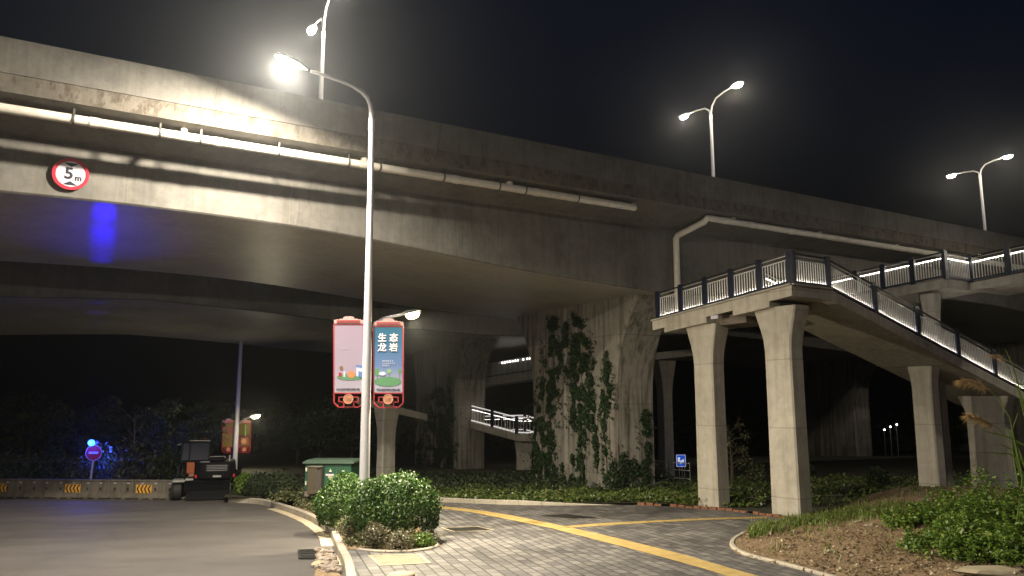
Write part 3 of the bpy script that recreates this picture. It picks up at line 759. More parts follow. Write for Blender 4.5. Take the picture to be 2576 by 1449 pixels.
# 5 m height sign on the web
ts, sp_ = onq(178, 438, -.12)
o = thing('height_sign', 'round red-ringed height limit sign reading 5 m on the viaduct', 'height sign', sp_)
Xs, Zs = D_, Vector((0, 0, 1)); r5 = 41 / F * sp_.y * 1.03
fr = N_
b = MB(); b.disc(sp_ - fr * .02, Xs, Zs, fr, r5, .03, 40, r5 * .80); b.build('ring', M['sign_red'], o)
b = MB(); b.disc(sp_ - fr * .018, Xs, Zs, fr, r5 * .80, .022, 40); b.build('disc', M['sign_white'], o)
for sg in (1, -1):
    b = MB(); b.prism([(-.42 * r5, sg * .78 * r5 * .9), (.42 * r5, sg * .78 * r5 * .9), (0, sg * .45 * r5)], sp_ + fr * .006, Xs, Zs, fr, .006); b.build('arrow', M['sign_black'], o)
MX = Matrix((( Xs.x, 0, fr.x, 0), (Xs.y, 0, fr.y, 0), (0, 1, fr.z, 0), (0, 0, 0, 1)))
text('numeral', '5', r5 * 1.0, Matrix.Translation(sp_ - Xs * .10 * r5 + fr * .008) @ MX, M['sign_black'], o, .016)
text('unit_letter', 'm', r5 * .5, Matrix.Translation(sp_ + Xs * .42 * r5 - Zs * .22 * r5 + fr * .008) @ MX, M['sign_black'], o, .012)
b = MB(); b.box(sp_ - fr * .07, (.06, .10, r5 * 1.6), Xs, fr, Zs); b.build('bracket', M['lamp_metal'], o)

# ------------------------------------------------------------------ street lamps
def head(parent, base, tip, wdt, mat, lens, lname='lamp_head', up=Vector((0, 0, 1))):
    base, tip = Vector(base), Vector(tip); a = (tip - base).normalized(); s_ = a.cross(up).normalized(); u = s_.cross(a)
    L = (tip - base).length; b = MB(); rings = []
    for f, ww, hh in ((0, .22, .30), (.12, .5, .6), (.35, .95, 1), (.7, 1., .9), (.92, .75, .6), (1, .3, .2)):
        c_ = base + a * L * f; w2, h2 = wdt * ww / 2, wdt * .32 * hh
        rings.append([c_ + s_ * w2 * math.cos(k) + u * (h2 * max(0, math.sin(k))) for k in [math.pi * j / 8 for j in range(9)]] + [c_ - s_ * w2 * .96 * (1 - j / 3) - u * .02 for j in range(0, 6, 2)])
    b.loft(rings, smooth=False); h = b.build(lname, mat, parent)
    b = MB(); c_ = base + a * L * .60 - u * .022; n = 20
    rg = [[c_ + a * (L * .33 * math.cos(6.2832 * i / n) * k) + s_ * (wdt * .40 * math.sin(6.2832 * i / n) * k) - u * d for i in range(n)] for k, d in ((1, 0), (.97, .05), (.88, .10), (.65, .145), (.3, .17), (.05, .175))]
    b.loft(rg, smooth=True); b.build('lens', lens, h)
    return c_ - u * .22, -u
YP = 21.5
def bp(px, py, y=YP): return atY(px, py, y)
base = bp(917, 1190); base = Vector((base.x - .03, YP, gz(YP)))
lamp1 = thing('street_lamp', 'tall white street lamp with curved arm rising behind the round shrubs', 'street lamp', base)
top = bp(935, 300)
b = MB(); b.tube([base - Vector((0, 0, .3)), bp(917, 1190), bp(925, 810), bp(932, 480), top], [.15, .138, .115, .085, .078], 20); b.build('pole', M['white_pole'], lamp1)
b = MB(); b.tube([top - Vector((0, 0, .35)), top + Vector((0, 0, .02))], .092, 18); b.build('collar', M['white_pole'], lamp1)
ARM = [bp(935, 303), bp(934, 280, 21.45), bp(931, 262, 21.4), bp(924, 246, 21.3), bp(910, 231, 21.15), bp(888, 217, 20.95), bp(855, 203, 20.7), bp(815, 189, 20.45), bp(782, 179, 20.25)]
b = MB(); b.tube(ARM, [.075, .07, .066, .062, .06, .056, .052, .048, .045], 14); b.build('arm', M['white_pole'], lamp1)
tipA = bp(690, 138, 19.75)
lc, ld = head(lamp1, bp(775, 176, 20.2), tipA, .46, M['lamp_metal'], M['lens_warm'])
LAMP = lc
light('lamp_light', 'AREA', lc, 3700, (1, .90, .71), lamp1, lc + ld + Vector((.0, .0, 0)), .5)
light('lamp_spill', 'POINT', lc - Vector((0, 0, .06)), 120, (1, .90, .74), lamp1, None, .22)
# service door and lower arm
b = MB(); b.box(base + Vector((0, -.14, .75)), (.12, .03, .34), bev=.01); b.build('service_door', M['white_pole'], lamp1)
a1 = bp(927, 838, YP); tipB = bp(1038, 783, 21.0)
b = MB(); b.tube([a1, bp(945, 812, 21.7), bp(965, 801, 21.9), bp(985, 796, 22.1), bp(1008, 792, 22.3)], [.05, .045, .04, .036, .034], 10); b.build('path_arm', M['white_pole'], lamp1)
pc, pd = head(lamp1, bp(1005, 793, 22.25), bp(1058, 781, 22.6), .26, M['lamp_metal'], M['lens_yel'], 'path_lamp_head')
light('path_light', 'AREA', pc, 1200, (1, .87, .60), lamp1, pc + Vector((.38, .14, -1)), .3)
light('path_spill', 'POINT', pc - Vector((0, 0, .05)), 25, (1, .83, .42), lamp1, None, .15)

def banner(label, x0, x1, yt, yb, yo, yc, Y, panel, kind, s=1., group=None, skew=0.):
    # x0..x1 frame, yt..yb printed panel, yo foot of the ornament, yc top of the crown (in survey pixels at distance Y)
    c_ = atY((x0 + x1) / 2, yb, Y); o = thing('banner_sign', label, 'banner sign', c_, 0, group)
    pw = lambda px, py, dy=0: atY(px, py, Y) + Vector((0, dy - skew * (px - x0), 0))
    fb = MB(); r = .016 * s
    for a_, c2 in (((x0, yt), (x1, yt)), ((x0, yb), (x1, yb)), ((x0, yt), (x0, yb)), ((x1, yt), (x1, yb))): fb.bar(pw(*a_), pw(*c2), r * 2, r * 2.2)
    fb.build('frame', M['red_frame'], o)
    A, B_, C_, E_ = pw(x0 + 1, yb - 1), pw(x1 - 1, yb - 1), pw(x1 - 1, yt + 1), pw(x0 + 1, yt + 1)
    nb = MB(); off = Vector((0, -.012, 0)); nb.add([p + off for p in (A, B_, C_, E_)] + [p - off for p in (A, B_, C_, E_)], [(0, 1, 2, 3), (7, 6, 5, 4), (0, 4, 5, 1), (1, 5, 6, 2), (2, 6, 7, 3), (3, 7, 4, 0)]); nb.build('panel', panel, o)
    h = (yt - yc); W_ = x1 - x0
    prof = [(0, 0), (0, .45), (.03, .55), (.06, .35), (.10, .62), (.16, .5), (.22, .68), (.30, .62), (.32, .85), (.36, .95), (.44, 1.), (.56, 1.), (.64, .95), (.68, .85), (.70, .62), (.78, .68), (.84, .5), (.90, .62), (.94, .35), (.97, .55), (1, .45), (1, 0)]
    mb = MB(); mb.prism([(u, v) for u, v in prof], pw(x0, yt) + Vector((0, -.02, .025)), pw(x1, yt) - pw(x0, yt), Vector((0, 0, (pw(x0, yc) - pw(x0, yt)).z)), Vector((0, 1, 0)), .05); mb.build('crown', M['pink'], o)
    mb = MB()
    for zz, ww in ((.30, .004), (.52, .004)):
        a_ = pw(x0 + W_ * .1, yt - h * zz, -.024); c2 = pw(x1 - W_ * .1, yt - h * zz, -.024); mb.bar(a_, c2, .012, .02 * s)
    mb.build('crown_trim', M['red_frame'], o)
    # foot ornament: chamfered loop, fret and medallion
    ob = MB(); ho = yo - yb; L = [(x0, yb), (x0, yb + ho * .68), (x0 + ho * .33, yo), (x1 - ho * .33, yo), (x1, yb + ho * .68), (x1, yb)]
    for a_, c2 in zip(L[:-1], L[1:]): ob.bar(pw(*a_), pw(*c2), r * 1.8, r * 2.1)
    fx = [(x0 + W_ * .17, .28), (x1 - W_ * .17, .28)]; 
    for xa, xb in ((x0 + W_ * .17, x0 + W_ * .38), (x1 - W_ * .38, x1 - W_ * .17)):
        for v in (.28, .62): ob.bar(pw(xa, yb + ho * v), pw(xb, yb + ho * v), r * 1.6, r * 1.9)
        xo = xa if xa < (x0 + x1) / 2 - W_ * .2 else xb
        ob.bar(pw(xo, yb + ho * .25), pw(xo, yb + ho * .65), r * 1.6, r * 1.9)
    for xx in (x0 + W_ * .33, x1 - W_ * .33): ob.bar(pw(xx, yb + ho * .6), pw(xx, yo - 1), r * 1.6, r * 1.9)
    ob.build('ornament', M['red_frame'], o)
    mb = MB(); rm = ho * .36 / F * Y; cc = pw((x0 + x1) / 2, yb + ho * .42, -.03); mb.disc(cc, (1, 0, 0), (0, 0, 1), (0, -1, 0), rm, .02, 28); mb.build('medallion', M['medal'], o)
    mb = MB()
    for k in (-.2, .05, .3): mb.box(cc + Vector((0, -.023, k * rm)), (rm * 1.1, .006, rm * .07))
    mb.disc(cc + Vector((0, -.02, 0)), (1, 0, 0), (0, 0, 1), (0, -1, 0), rm * .96, .006, 28, rm * .88); mb.build('medallion_relief', M['pink'], o)
    return o, pw
RX = lambda p: Matrix.Translation(p) @ Matrix.Rotation(math.pi / 2, 4, 'X')
mpp = YP / F
bl1, pw = banner('pale pink banner left of the white lamp post, print whitened as by glare', 840, 914, 816, 989, 1024, 798, YP - .02, M['panel_pink'], 0)
def flat(o, pw, name, pts, mat, d): 
    m = MB(); m.prism([(pw(x, y).x, pw(x, y).z) for x, y in pts], (0, pw(*pts[0]).y - .013 - d, 0), (1, 0, 0), (0, 0, 1), (0, 1, 0), .002); m.build(name, mat, o)
def ell(cx, cy, rx, ry, n=22, a0=0, a1=6.2832): return [(cx + rx * math.cos(a0 + (a1 - a0) * i / n), cy - ry * math.sin(a0 + (a1 - a0) * i / n)) for i in range(n)]
def flat2(o, pw, name, pts, mat, d): flat(o, pw, name, pts[::-1], mat, d)
flat2(bl1, pw, 'print_ground', [p for p in ell(882, 948, 34, 8) if p[0] < 912], M['art_green'], .004)
flat2(bl1, pw, 'print_building', [(896, 946), (911, 950), (911, 925), (897, 922)], M['art_pale'], .007)
flat2(bl1, pw, 'print_roof', [(895, 923), (911, 925), (911, 920), (897, 918)], M['art_blue'], .010)
flat2(bl1, pw, 'print_door', [(902, 948), (911, 950), (911, 936), (902, 934)], M['art_blue'], .010)
flat2(bl1, pw, 'print_round_sign', ell(859, 925, 4.5, 4.5), M['art_brown'], .007)
flat2(bl1, pw, 'print_pot', [(853, 947), (859, 948), (860, 938), (852, 937)], M['sign_red'], .007)
flat2(bl1, pw, 'print_bottle', [(864, 948), (869, 949), (868, 934), (865, 934)], M['art_pale'], .007)
flat2(bl1, pw, 'print_fruit', ell(884, 942, 10, 9), M['art_orange'], .007)
text('publisher_text', '中共龙岩市委文明办(宣)', 5.6 * mpp, RX(pw(876, 979.5, -.018)), M['text_dark'], bl1, .0012)
m = MB(); m.box(pw(868, 878, -.016), (.24, .002, .006)); m.build('faint_line', M['art_pale'], bl1)
bl2, pw = banner('blue banner with white lettering right of the white lamp post', 940, 1014, 821, 989, 1025, 803, YP + .02, M['panel_blue'], 1)
text('headline', '生 态\n龙 岩', 22.5 * mpp, RX(pw(976, 863, -.02)), M['text_white'], bl2, .006, lines=1.08)
def glyph_rows(o, pw, name, rows, mat, d):      # lines of print too small to read in the photograph
    m = MB(); rnd = random.Random(5)
    for x0, x1, y, h in rows:
        x = x0
        while x < x1:
            w_ = h * rnd.uniform(.7, .95)
            for k in range(3): a = pw(x + w_ / 2, y + h * (k - 1) * .33, -.014 - d); m.box(a, ((pw(x + w_, y) - pw(x, y)).x * rnd.uniform(.6, 1), .002, abs((pw(x, y) - pw(x, y + h)).z) * .2))
            x += h * 1.08
    m.build(name, mat, o)
glyph_rows(bl2, pw, 'small_text', [(962, 988, 908.5, 4.4), (962, 994, 914.1, 4.4), (962, 978, 919.7, 4.4)], M['art_pale'], .004)
flat2(bl2, pw, 'print_meadow', ell(976, 960, 34, 12), M['art_green'], .004)
for x, y, r_, mm in ((949, 936, 10, 'art_green'), (979, 934, 6, 'art_green2'), (1008, 933, 5, 'art_green')):
    flat2(bl2, pw, 'print_tree', ell(min(x, 1006), y, min(r_, 1011 - min(x, 1006), min(x, 1006) - 942), r_ * 1.0), M[mm], .003)
    flat2(bl2, pw, 'print_trunk', [(x - .8 if x < 1005 else 1005, 956), (x + .8 if x < 1005 else 1006.5, 956), (x + .8 if x < 1005 else 1006.5, y + r_ - 1), (x - .8 if x < 1005 else 1005, y + r_ - 1)], M['art_brown'], .0025)
flat2(bl2, pw, 'print_cloud', ell(962, 940, 9, 5), M['art_pale'], .007)
text('publisher_text', '中共龙岩市委文明办(宣)', 5.6 * mpp, RX(pw(977, 980.5, -.018)), M['text_dark'], bl2, .0012)

# far street lamp of the same kind beyond the second viaduct
YF = 54.5; sF = 1.17
fb = atY(590, 1180, YF); base = Vector((fb.x - .1, YF, gz(YF) - .2))
lamp2 = thing('street_lamp', 'far white street lamp with yellow banners seen beneath the viaducts', 'street lamp', base)
b = MB(); b.tube([base, fb, atY(606, 868, YF), atY(612, 700, YF)], [.2, .18, .13, .11], 14); b.build('pole', M['white_pole'], lamp2)
tp_ = atY(612, 700, YF)
b = MB(); b.tube([tp_, tp_ + Vector((-.1, 0, .5)), tp_ + Vector((-.8, -.4, 1.0)), tp_ + Vector((-2.0, -1, 1.5))], [.11, .09, .08, .06], 10); b.build('arm', M['white_pole'], lamp2)
c2, d2 = head(lamp2, tp_ + Vector((-1.9, -1, 1.48)), tp_ + Vector((-3, -1.6, 1.75)), .5, M['lamp_metal'], M['lens_warm'])
light('lamp_light', 'AREA', c2, 3000, (1, .88, .68), lamp2, c2 + d2, .5)
b = MB(); b.tube([atY(603, 1064, YF), atY(614, 1054, YF - .6), atY(630, 1049, YF - 1.3)], [.06, .05, .05], 8); b.build('path_arm', M['white_pole'], lamp2)
c2, d2 = head(lamp2, atY(628, 1049, YF - 1.2), atY(654, 1043, YF - 1.9), .42, M['lamp_metal'], M['lens_yel'], 'path_lamp_head')
light('path_light', 'AREA', c2 + Vector((0, -.25, -.12)), 130, (1, .88, .62), lamp2, c2 + Vector((-1.2, -1.4, -1.1)), .25)
light('path_spill', 'POINT', c2 + Vector((0, -.3, -.1)), 100, (1, .88, .62), lamp2, None, .15)
mppF = YF / F
bf, pw = banner('yellow banner with red print left of the far lamp post', 559, 591, 1063, 1125, 1139, 1054, YF, M['panel_yel'], 0, 1.3)
glyph_rows(bf, pw, 'headline', [(567, 583, 1079, 7), (567, 583, 1088, 7)], M['sign_red'], .015)
glyph_rows(bf, pw, 'small_text', [(565, 585, 1103, 3.6), (565, 585, 1110, 3.6)], M['art_brown'], .015)
bf, pw = banner('olive and brown banner right of the far lamp post', 600, 630, 1064, 1125, 1139, 1055, YF, M['panel_yel2'], 1, 1.3)
flat2(bf, pw, 'print_picture', [(606, 1120), (626, 1120), (626, 1100), (606, 1100)], M['art_brown'], .01)
flat2(bf, pw, 'print_strip', [(616, 1096), (619, 1096), (619, 1068), (616, 1068)], M['art_green2'], .01)
flat2(bf, pw, 'print_ring', ell(614, 1110, 6, 7), M['medal'], .014)

# the next street lamp of the row, left of the view, lights the near ground
lamp3 = copy_tree(lamp1); lamp3.location = (-10.5, 3.5, 0); lamp3.rotation_euler = (0, 0, R(150))
for ch in lamp3.children:
    if ch.type == 'LIGHT' and ch.data.type == 'AREA' and ch.data.size > .4: ch.data = ch.data.copy(); ch.data.energy = 3600
tag(lamp3, 'next white street lamp of the row, standing outside the left edge')

lamp4 = copy_tree(lamp1); lamp4.location = (31.5, 31.5, gz(31.5)); lamp4.rotation_euler = (0, 0, R(-60))
for ch in lamp4.children:
    if ch.type == 'LIGHT': ch.data = ch.data.copy(); ch.data.energy *= .02 if ch.data.type == 'POINT' else .16
tag(lamp4, 'white street lamp of the row standing outside the right edge')
# lamps standing on the viaduct deck
QL = 9.0
def decklamp(label, base_px, top_px, lpx, rpx, arm=True):
    t, _ = onq(*top_px, QL); pt = _
    zb = ZT - 1.2; bse = V(t, QL, zb)
    o = thing('deck_lamp', label, 'street lamp', bse, 0, 'two-armed lamps along the viaduct')
    pt = V(t, QL, pt.z)
    b = MB(); b.tube([bse, bse + Vector((0, 0, 1.2)), pt], [.15, .13, .085], 14); b.build('pole', M['white_pole'], o)
    b = MB(); b.tube([pt - Vector((0, 0, .3)), pt], .1, 12); b.build('collar', M['white_pole'], o)
    for px in (lpx, rpx):
        q, e = ont(*px, t); e = V(t, q, e.z) if not isinstance(e, Vector) else e
        h = e - pt; flatd = Vector((h.x, h.y, 0)); L = flatd.length; fd = flatd.normalized()
        b = MB(); b.tube([pt, pt + fd * L * .06 + Vector((0, 0, h.z * .45)), pt + fd * L * .22 + Vector((0, 0, h.z * .8)), pt + fd * L * .55 + Vector((0, 0, h.z * .96)), pt + fd * (L - .3) + Vector((0, 0, h.z))], [.06, .055, .05, .045, .04], 10); b.build('arm', M['white_pole'], o)
        c_, d__ = head(o, e - fd * .5, e + fd * .55, .46, M['lamp_metal'], M['lens_white'])
        light('deck_light', 'AREA', c_, 250, (1, .90, .72), o, c_ + d__, .45)
        light('deck_spill', 'POINT', c_ - Vector((0, 0, .16)), 330, (1, .86, .62), o, None, .2)
    return o
decklamp('two-armed deck lamp partly cut by the top edge, left behind the big lamp', (810, 243), (814, 80), (786, 72), (838, -20))
decklamp('two-armed deck lamp on the viaduct in the middle of the sky', (1792, 432), (1788, 288), (1724, 290), (1852, 214))
decklamp('two-armed deck lamp on the viaduct at the right edge', (2474, 558), (2465, 440), (2397, 440), (2531, 394))

# ------------------------------------------------------------------ footbridge
def railing(name, label, pts, nbay, led_at, bal=.112, inward=Vector((0, 1, 0)), mat_led='led', h=1.12, group=None, detail=True, post_w=.22):
    # pts: base line; nbay: bays per stretch
    o = thing(name, label, 'railing', pts[0], 0, group); up = Vector((0, 0, 1))
    hr = MB(); hr.tube([p + up * (h - .02) for p in pts], .034, 8); hr.build('handrail', M['rail_dark'] if detail else M['glow_rail'], o)
    mr = MB(); mr.tube([p + up * (h - .24) for p in pts], .022, 6); mr.tube([p + up * (h - .09) for p in pts], .016, 6); mr.build('upper_rail', M['steel'], o)
    br = MB()
    for a, c in zip(pts[:-1], pts[1:]): br.bar(a + up * .11, c + up * .11, .12, .07)
    br.build('bottom_rail', M['navy'] if detail else M['glow_rail'], o)
    for si, (a, c) in enumerate(zip(pts[:-1], pts[1:])):
        nb = nbay[si]; d = (c - a) / nb; dn_ = Vector((d.x, d.y, 0)).normalized(); out = Vector((dn_.y, -dn_.x, 0))
        for k in range(nb + (1 if si == len(pts) - 2 else 0)):
            p = a + d * k; pb = MB()
            prof = [(-.07, -.05), (.07, -.05), (.07, h * .55), (.055, h * .82), (.02, h * .97), (-.02, h + .04), (-.07, h + .05), (-.09, h * .95)]
            pb.prism(prof, p - dn_ * post_w / 2, out * -1, up, dn_, post_w); pb.build('post', M['navy'], o)
        for k in range(nb):
            p, q = a + d * k, a + d * (k + 1); Lb = (q - p).length; n = max(3, int(Lb / bal)); bb = MB()
            for j in range(1, n):
                u = p.lerp(q, j / n)
                bb.tube([u + up * .12, u + up * (h - .24)], .017 if detail else .02, 6 if detail else 4, cap=False)
            bb.build('baluster_panel', M['steel'], o)
            lb = MB(); e0, e1 = p.lerp(q, .06), p.lerp(q, .94)
            if led_at == 'low': lb.bar(e0 + up * .1435, e1 + up * .1435, .056, .008)
            else: lb.bar(e0 + up * (h - .268), e1 + up * (h - .268), .024, .005)
            lb.build('led_strip', M[mat_led], o)
    return o
A0, B0 = atY(1641, 808, 31.0), atY(1991, 716, 25.5)
nd = (B0 - A0); nd.z = 0; LA = nd.length; nd.normalize()              # along the landing edge towards the street
sd = D_.copy()                                                       # the way the stairs go
S1 = B0 + sd * 2.0 - Vector((0, 0, .02)); S2 = S1 + sd * 12.4 - Vector((0, 0, 3.62)); WD = 3.0; back = -nd
fbr = thing('footbridge', 'concrete footbridge landing and stairs on two flared columns at right', 'footbridge', (B0.x, B0.y, gz(B0.y)))
TH = .37
def slab(b, poly, th):
    n = len(poly); b.add(list(poly) + [p - Vector((0, 0, th)) for p in poly], [tuple(range(n)), tuple(range(n, 2 * n))[::-1]] + [(i, n + i, n + (i + 1) % n, (i + 1) % n) for i in range(n)])
b = MB(); slab(b, [A0, B0, S1, S1 + back * WD, B0 + back * WD + sd * 2.0 * 0 + sd * 2.0, A0 + sd * 2.6], TH)
b.build('landing', M['step'], fbr)
b = MB(); 
lip = .04
b.bar(A0 - sd * .03 + Vector((0, 0, .02)), B0 - sd * .03 + Vector((0, 0, .02)), .14, .05); b.bar(B0 + nd * .03 + Vector((0, 0, .02)), S1 + nd * .03 + Vector((0, 0, .02)), .14, .05)
b.build('coping', M['step'], fbr)
# stair flight: stringer face, sloping soffit and treads
b = MB(); nst = 26; cs = S2 - S1
b.loft([[S1 + Vector((0, 0, .0)), S1 - Vector((0, 0, TH)), S1 - Vector((0, 0, TH)) + back * WD, S1 + back * WD], [S2, S2 - Vector((0, 0, TH)), S2 - Vector((0, 0, TH)) + back * WD, S2 + back * WD]])
b.build('stair_flight', M['step'], fbr)
b = MB()
for i in range(nst):
    p = S1 + cs * ((i + .5) / nst); b.box(p + back * WD / 2 + Vector((0, 0, .02)), (cs.length / nst * .96, WD - .5, .14), Vector((sd.x, sd.y, 0)), Vector((back.x, back.y, 0)))
b.build('treads', M['step'], fbr)
# stepped blocks under the landing
for f0, f1, dz in ((.10, .43, .20), (.62, .86, .20)):
    b = MB(); p, q = A0.lerp(B0, f0), A0.lerp(B0, f1)
    slab(b, [p - Vector((0, 0, TH)) - sd * .004, q - Vector((0, 0, TH)) - sd * .004, q - Vector((0, 0, TH)) + sd * 2.2, p - Vector((0, 0, TH)) + sd * 2.2], dz); b.build('downstand', M['step'], fbr)
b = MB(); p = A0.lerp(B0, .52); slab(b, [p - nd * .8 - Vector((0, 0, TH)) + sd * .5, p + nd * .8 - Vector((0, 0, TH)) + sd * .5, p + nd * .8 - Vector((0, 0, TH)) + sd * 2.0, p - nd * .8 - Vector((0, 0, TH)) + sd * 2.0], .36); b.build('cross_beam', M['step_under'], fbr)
b = MB(); p = A0.lerp(B0, .50); b.box(p - sd * .05 - Vector((0, 0, TH + .1)), (.34, .06, .13), nd, sd); b.build('number_plate', M['sign_white'], fbr)
def column(parent, c, zb, zt, ax, ay, wx, wy, flare, mat, name='column', fh=1.5):
    b = MB(); rings = []; H = zt - zb
    for f, k in ((0, 1.06), (.5, 1.0), (1 - fh / H, 1.0), (1 - fh * .75 / H, 1 + flare * .12), (1 - fh * .5 / H, 1 + flare * .38), (1 - fh * .28 / H, 1 + flare * .72), (1 - fh * .12 / H, 1 + flare * .93), (1 - fh * .1 / H, 1 + flare), (1, 1 + flare)):
        x, y, ch = wx * k / 2, wy * (1 + (k - 1) * .35) / 2, .05
        rings.append([Vector((c[0], c[1], zb + H * f)) + ax * a + ay * e for a, e in ((-x + ch, -y), (x - ch, -y), (x, -y + ch), (x, y - ch), (x - ch, y), (-x + ch, y), (-x, y - ch), (-x, -y + ch))])
    b.loft(rings); return b.build(name, mat, parent)
def on_edge(px, off):
    a_, _ = ray(px, 1000); p0, p1 = A0 + sd * off, B0 + sd * off; d_ = p1 - p0
    u = (a_ * p0.y - p0.x) / (d_.x - a_ * d_.y); return p0 + d_ * u
for px, wd in ((1786, .94), (1977, 1.08)):
    c_ = on_edge(px, .62); zt = c_.z - TH - .18
    column(fbr, (c_.x, c_.y), gz(c_.y) - .3, zt, nd, sd, wd, .64, .56, M['step'])
for px, s_, wd in ((2340, 9.2, .8), (2545, 13.2, 1.5)):
    p = S1 + sd * (s_ - 2) ; zt = S1.z + cs.z * (s_ - 2) / 12.4 - TH + .05
    c_ = p + back * WD * (.45 if s_ < 10 else .4)
    column(fbr, (c_.x, c_.y), gz(c_.y) - .3, zt, nd, sd, wd, .55, .25 if s_ < 10 else .35, M['step'], fh=.9)
ins = Vector((0, 0, .02))
railing('railing', 'navy railing with glowing white balusters along the left landing edge', [A0 + sd * .12 + nd * .25 + ins, B0 + sd * .12 - nd * .1 + ins], [5], 'low')
railing('railing', 'navy railing with lit balusters running down the near side of the stairs', [B0 + back * .12 + sd * .22 + ins, S1 + back * .12 + ins, S2 + back * .12 + ins], [1, 5], 'low')
railing('railing', 'navy railing on the far side of the near stairs, seen through the front one', [S1 + back * (WD - .12) + ins, S2 + back * (WD - .12) + ins], [5], 'high')

# raised walkway behind the stairs
C1, D1, E1, F1 = atY(2375, 701, 31), atY(2440, 712, 31.9), atY(2576, 685, 30.05), atY(2239, 728, 33.1)
E2 = E1 + (E1 - D1).normalized() * 4; F2 = F1 + (F1 - C1).normalized() * 4.5
wk = thing('footbridge', 'raised walkway with a jog behind the stairs at the right edge', 'footbridge', (C1.x, C1.y, gz(C1.y)))
b = MB(); bw = D_ * 2.8
slab(b, [F2, C1, C1 + bw, F2 + bw], .34); slab(b, [C1, D1, D1 + bw * .6, C1 + bw * .9], .344); slab(b, [D1, E2, E2 + bw, D1 + bw], .34)
b.build('deck', M['step'], wk)
cw = atY(2338, 762, 32.0) + D_ * .1
column(wk, (cw.x, cw.y), gz(cw.y) - .3, C1.z - .5, Vector((-D_.y, D_.x, 0)), D_, .42, .5, .5, M['step'])
i2 = D_ * .12 + Vector((0, 0, .02))
railing('railing', 'navy railing with warm lit balusters on the raised walkway behind the stairs', [F2 + i2, C1 + i2, D1 + i2, E2 + i2], [5, 1, 4], 'high', .11)

# walkway beyond the near landing, on a slim lit column
YB = 43.
p0, p1 = atY(1640, 888, YB), atY(1760, 876, YB + 4)
wb = thing('footbridge', 'dim walkway on a slim pale column behind the left end of the landing', 'footbridge', (p0.x, p0.y, gz(p0.y)))
b = MB(); d_ = (p1 - p0); slab(b, [p0 - d_ * .1, p1, p1 + Vector((1, 2.6, 0)), p0 + Vector((1, 2.6, 0))], .4); b.build('deck', M['step'], wb)
c_ = atY(1672, 1000, YB + .8); column(wb, (c_.x, c_.y), gz(c_.y) - .3, p0.z - .4, Vector((.95, .3, 0)), Vector((-.3, .95, 0)), .62, .7, .75, M['step'], fh=2.0)
# footbridge seen between the piers and left of them
YA = 52.
wa = thing('footbridge', 'distant footbridge stairs with a bright white railing between the piers', 'footbridge', atY(1310, 1200, YA))
q0, q1, q2 = atY(1180, 1060, YA + 2), atY(1300, 1092, YA), atY(1420, 1095, YA - 1)
b = MB(); slab(b, [q0, q1, q2, q2 + Vector((.5, 3, 0)), q1 + Vector((.5, 3, 0)), q0 + Vector((.5, 3, 0))], .45); b.build('stair_flight', M['step'], wa)
c_ = atY(1318, 1150, YA + 1); column(wa, (c_.x, c_.y), gz(c_.y) - .3, q1.z - .4, Vector((1, 0, 0)), Vector((0, 1, 0)), 1.0, .8, .25, M['step'])
railing('railing', 'white lit railing of the distant stairs glimpsed between the two piers', [q0 + Vector((0, .1, 0)), q1 + Vector((0, .1, 0)), q2 + Vector((0, .1, 0))], [2, 2], 'high', .22, mat_led='led_far', detail=False)
railing('railing', 'rear lit railing of the distant stairs crossing behind the front one', [q0 + Vector((.6, 3, -.8)), q1 + Vector((.6, 3, .1)), q2 + Vector((.6, 3, -.7))], [2, 2], 'high', .3, mat_led='led_far', detail=False)
wu = thing('footbridge', 'high distant walkway between the piers with a row of tiny lights', 'footbridge', atY(1290, 1200, 58))
u0, u1 = atY(1200, 958, 60), atY(1420, 925, 56)
b = MB(); slab(b, [u0, u1, u1 + Vector((.6, 2.5, 0)), u0 + Vector((.6, 2.5, 0))], .5); b.build('deck', M['step'], wu)
b = MB(); uz = Vector((0, 0, 1.25)); b.tube([u0 + uz, u1 + uz], .05, 6); b.tube([u0 + uz * .15, u1 + uz * .15], .04, 6); b.build('handrail', M['navy'], wu)
b = MB()
for k in range(70): b.tube([u0.lerp(u1, k / 70), u0.lerp(u1, k / 70) + uz], .03, 4, cap=False)
b.build('baluster_panel', M['steel'], wu)
for k in (20, 22, 24, 26, 28, 30, 32, 36, 39, 41, 44):
    b = MB(); b.box(u0.lerp(u1, k / 66) + uz * .86 - Vector((0, .06, 0)), (.07, .05, .10)); b.build('light', M['led_far'], wu)
wl = thing('footbridge', 'dim footbridge flight on a slim pale column left of the far pier', 'footbridge', atY(968, 1215, 40))
l0, l1 = atY(948, 1012, 39), atY(1075, 1042, 43)
b = MB(); slab(b, [l0 + Vector((-1, -.2, .3)), l1, l1 + Vector((-.8, 2.5, 0)), l0 + Vector((-1.5, 2.5, .3))], .36); b.build('stair_flight', M['step'], wl)
c_ = atY(972, 1100, 39.5); column(wl, (c_.x, c_.y), gz(c_.y) - .3, l0.z - .25, Vector((.8, -.6, 0)), Vector((.6, .8, 0)), .46, .9, .7, M['step'], fh=1.5)

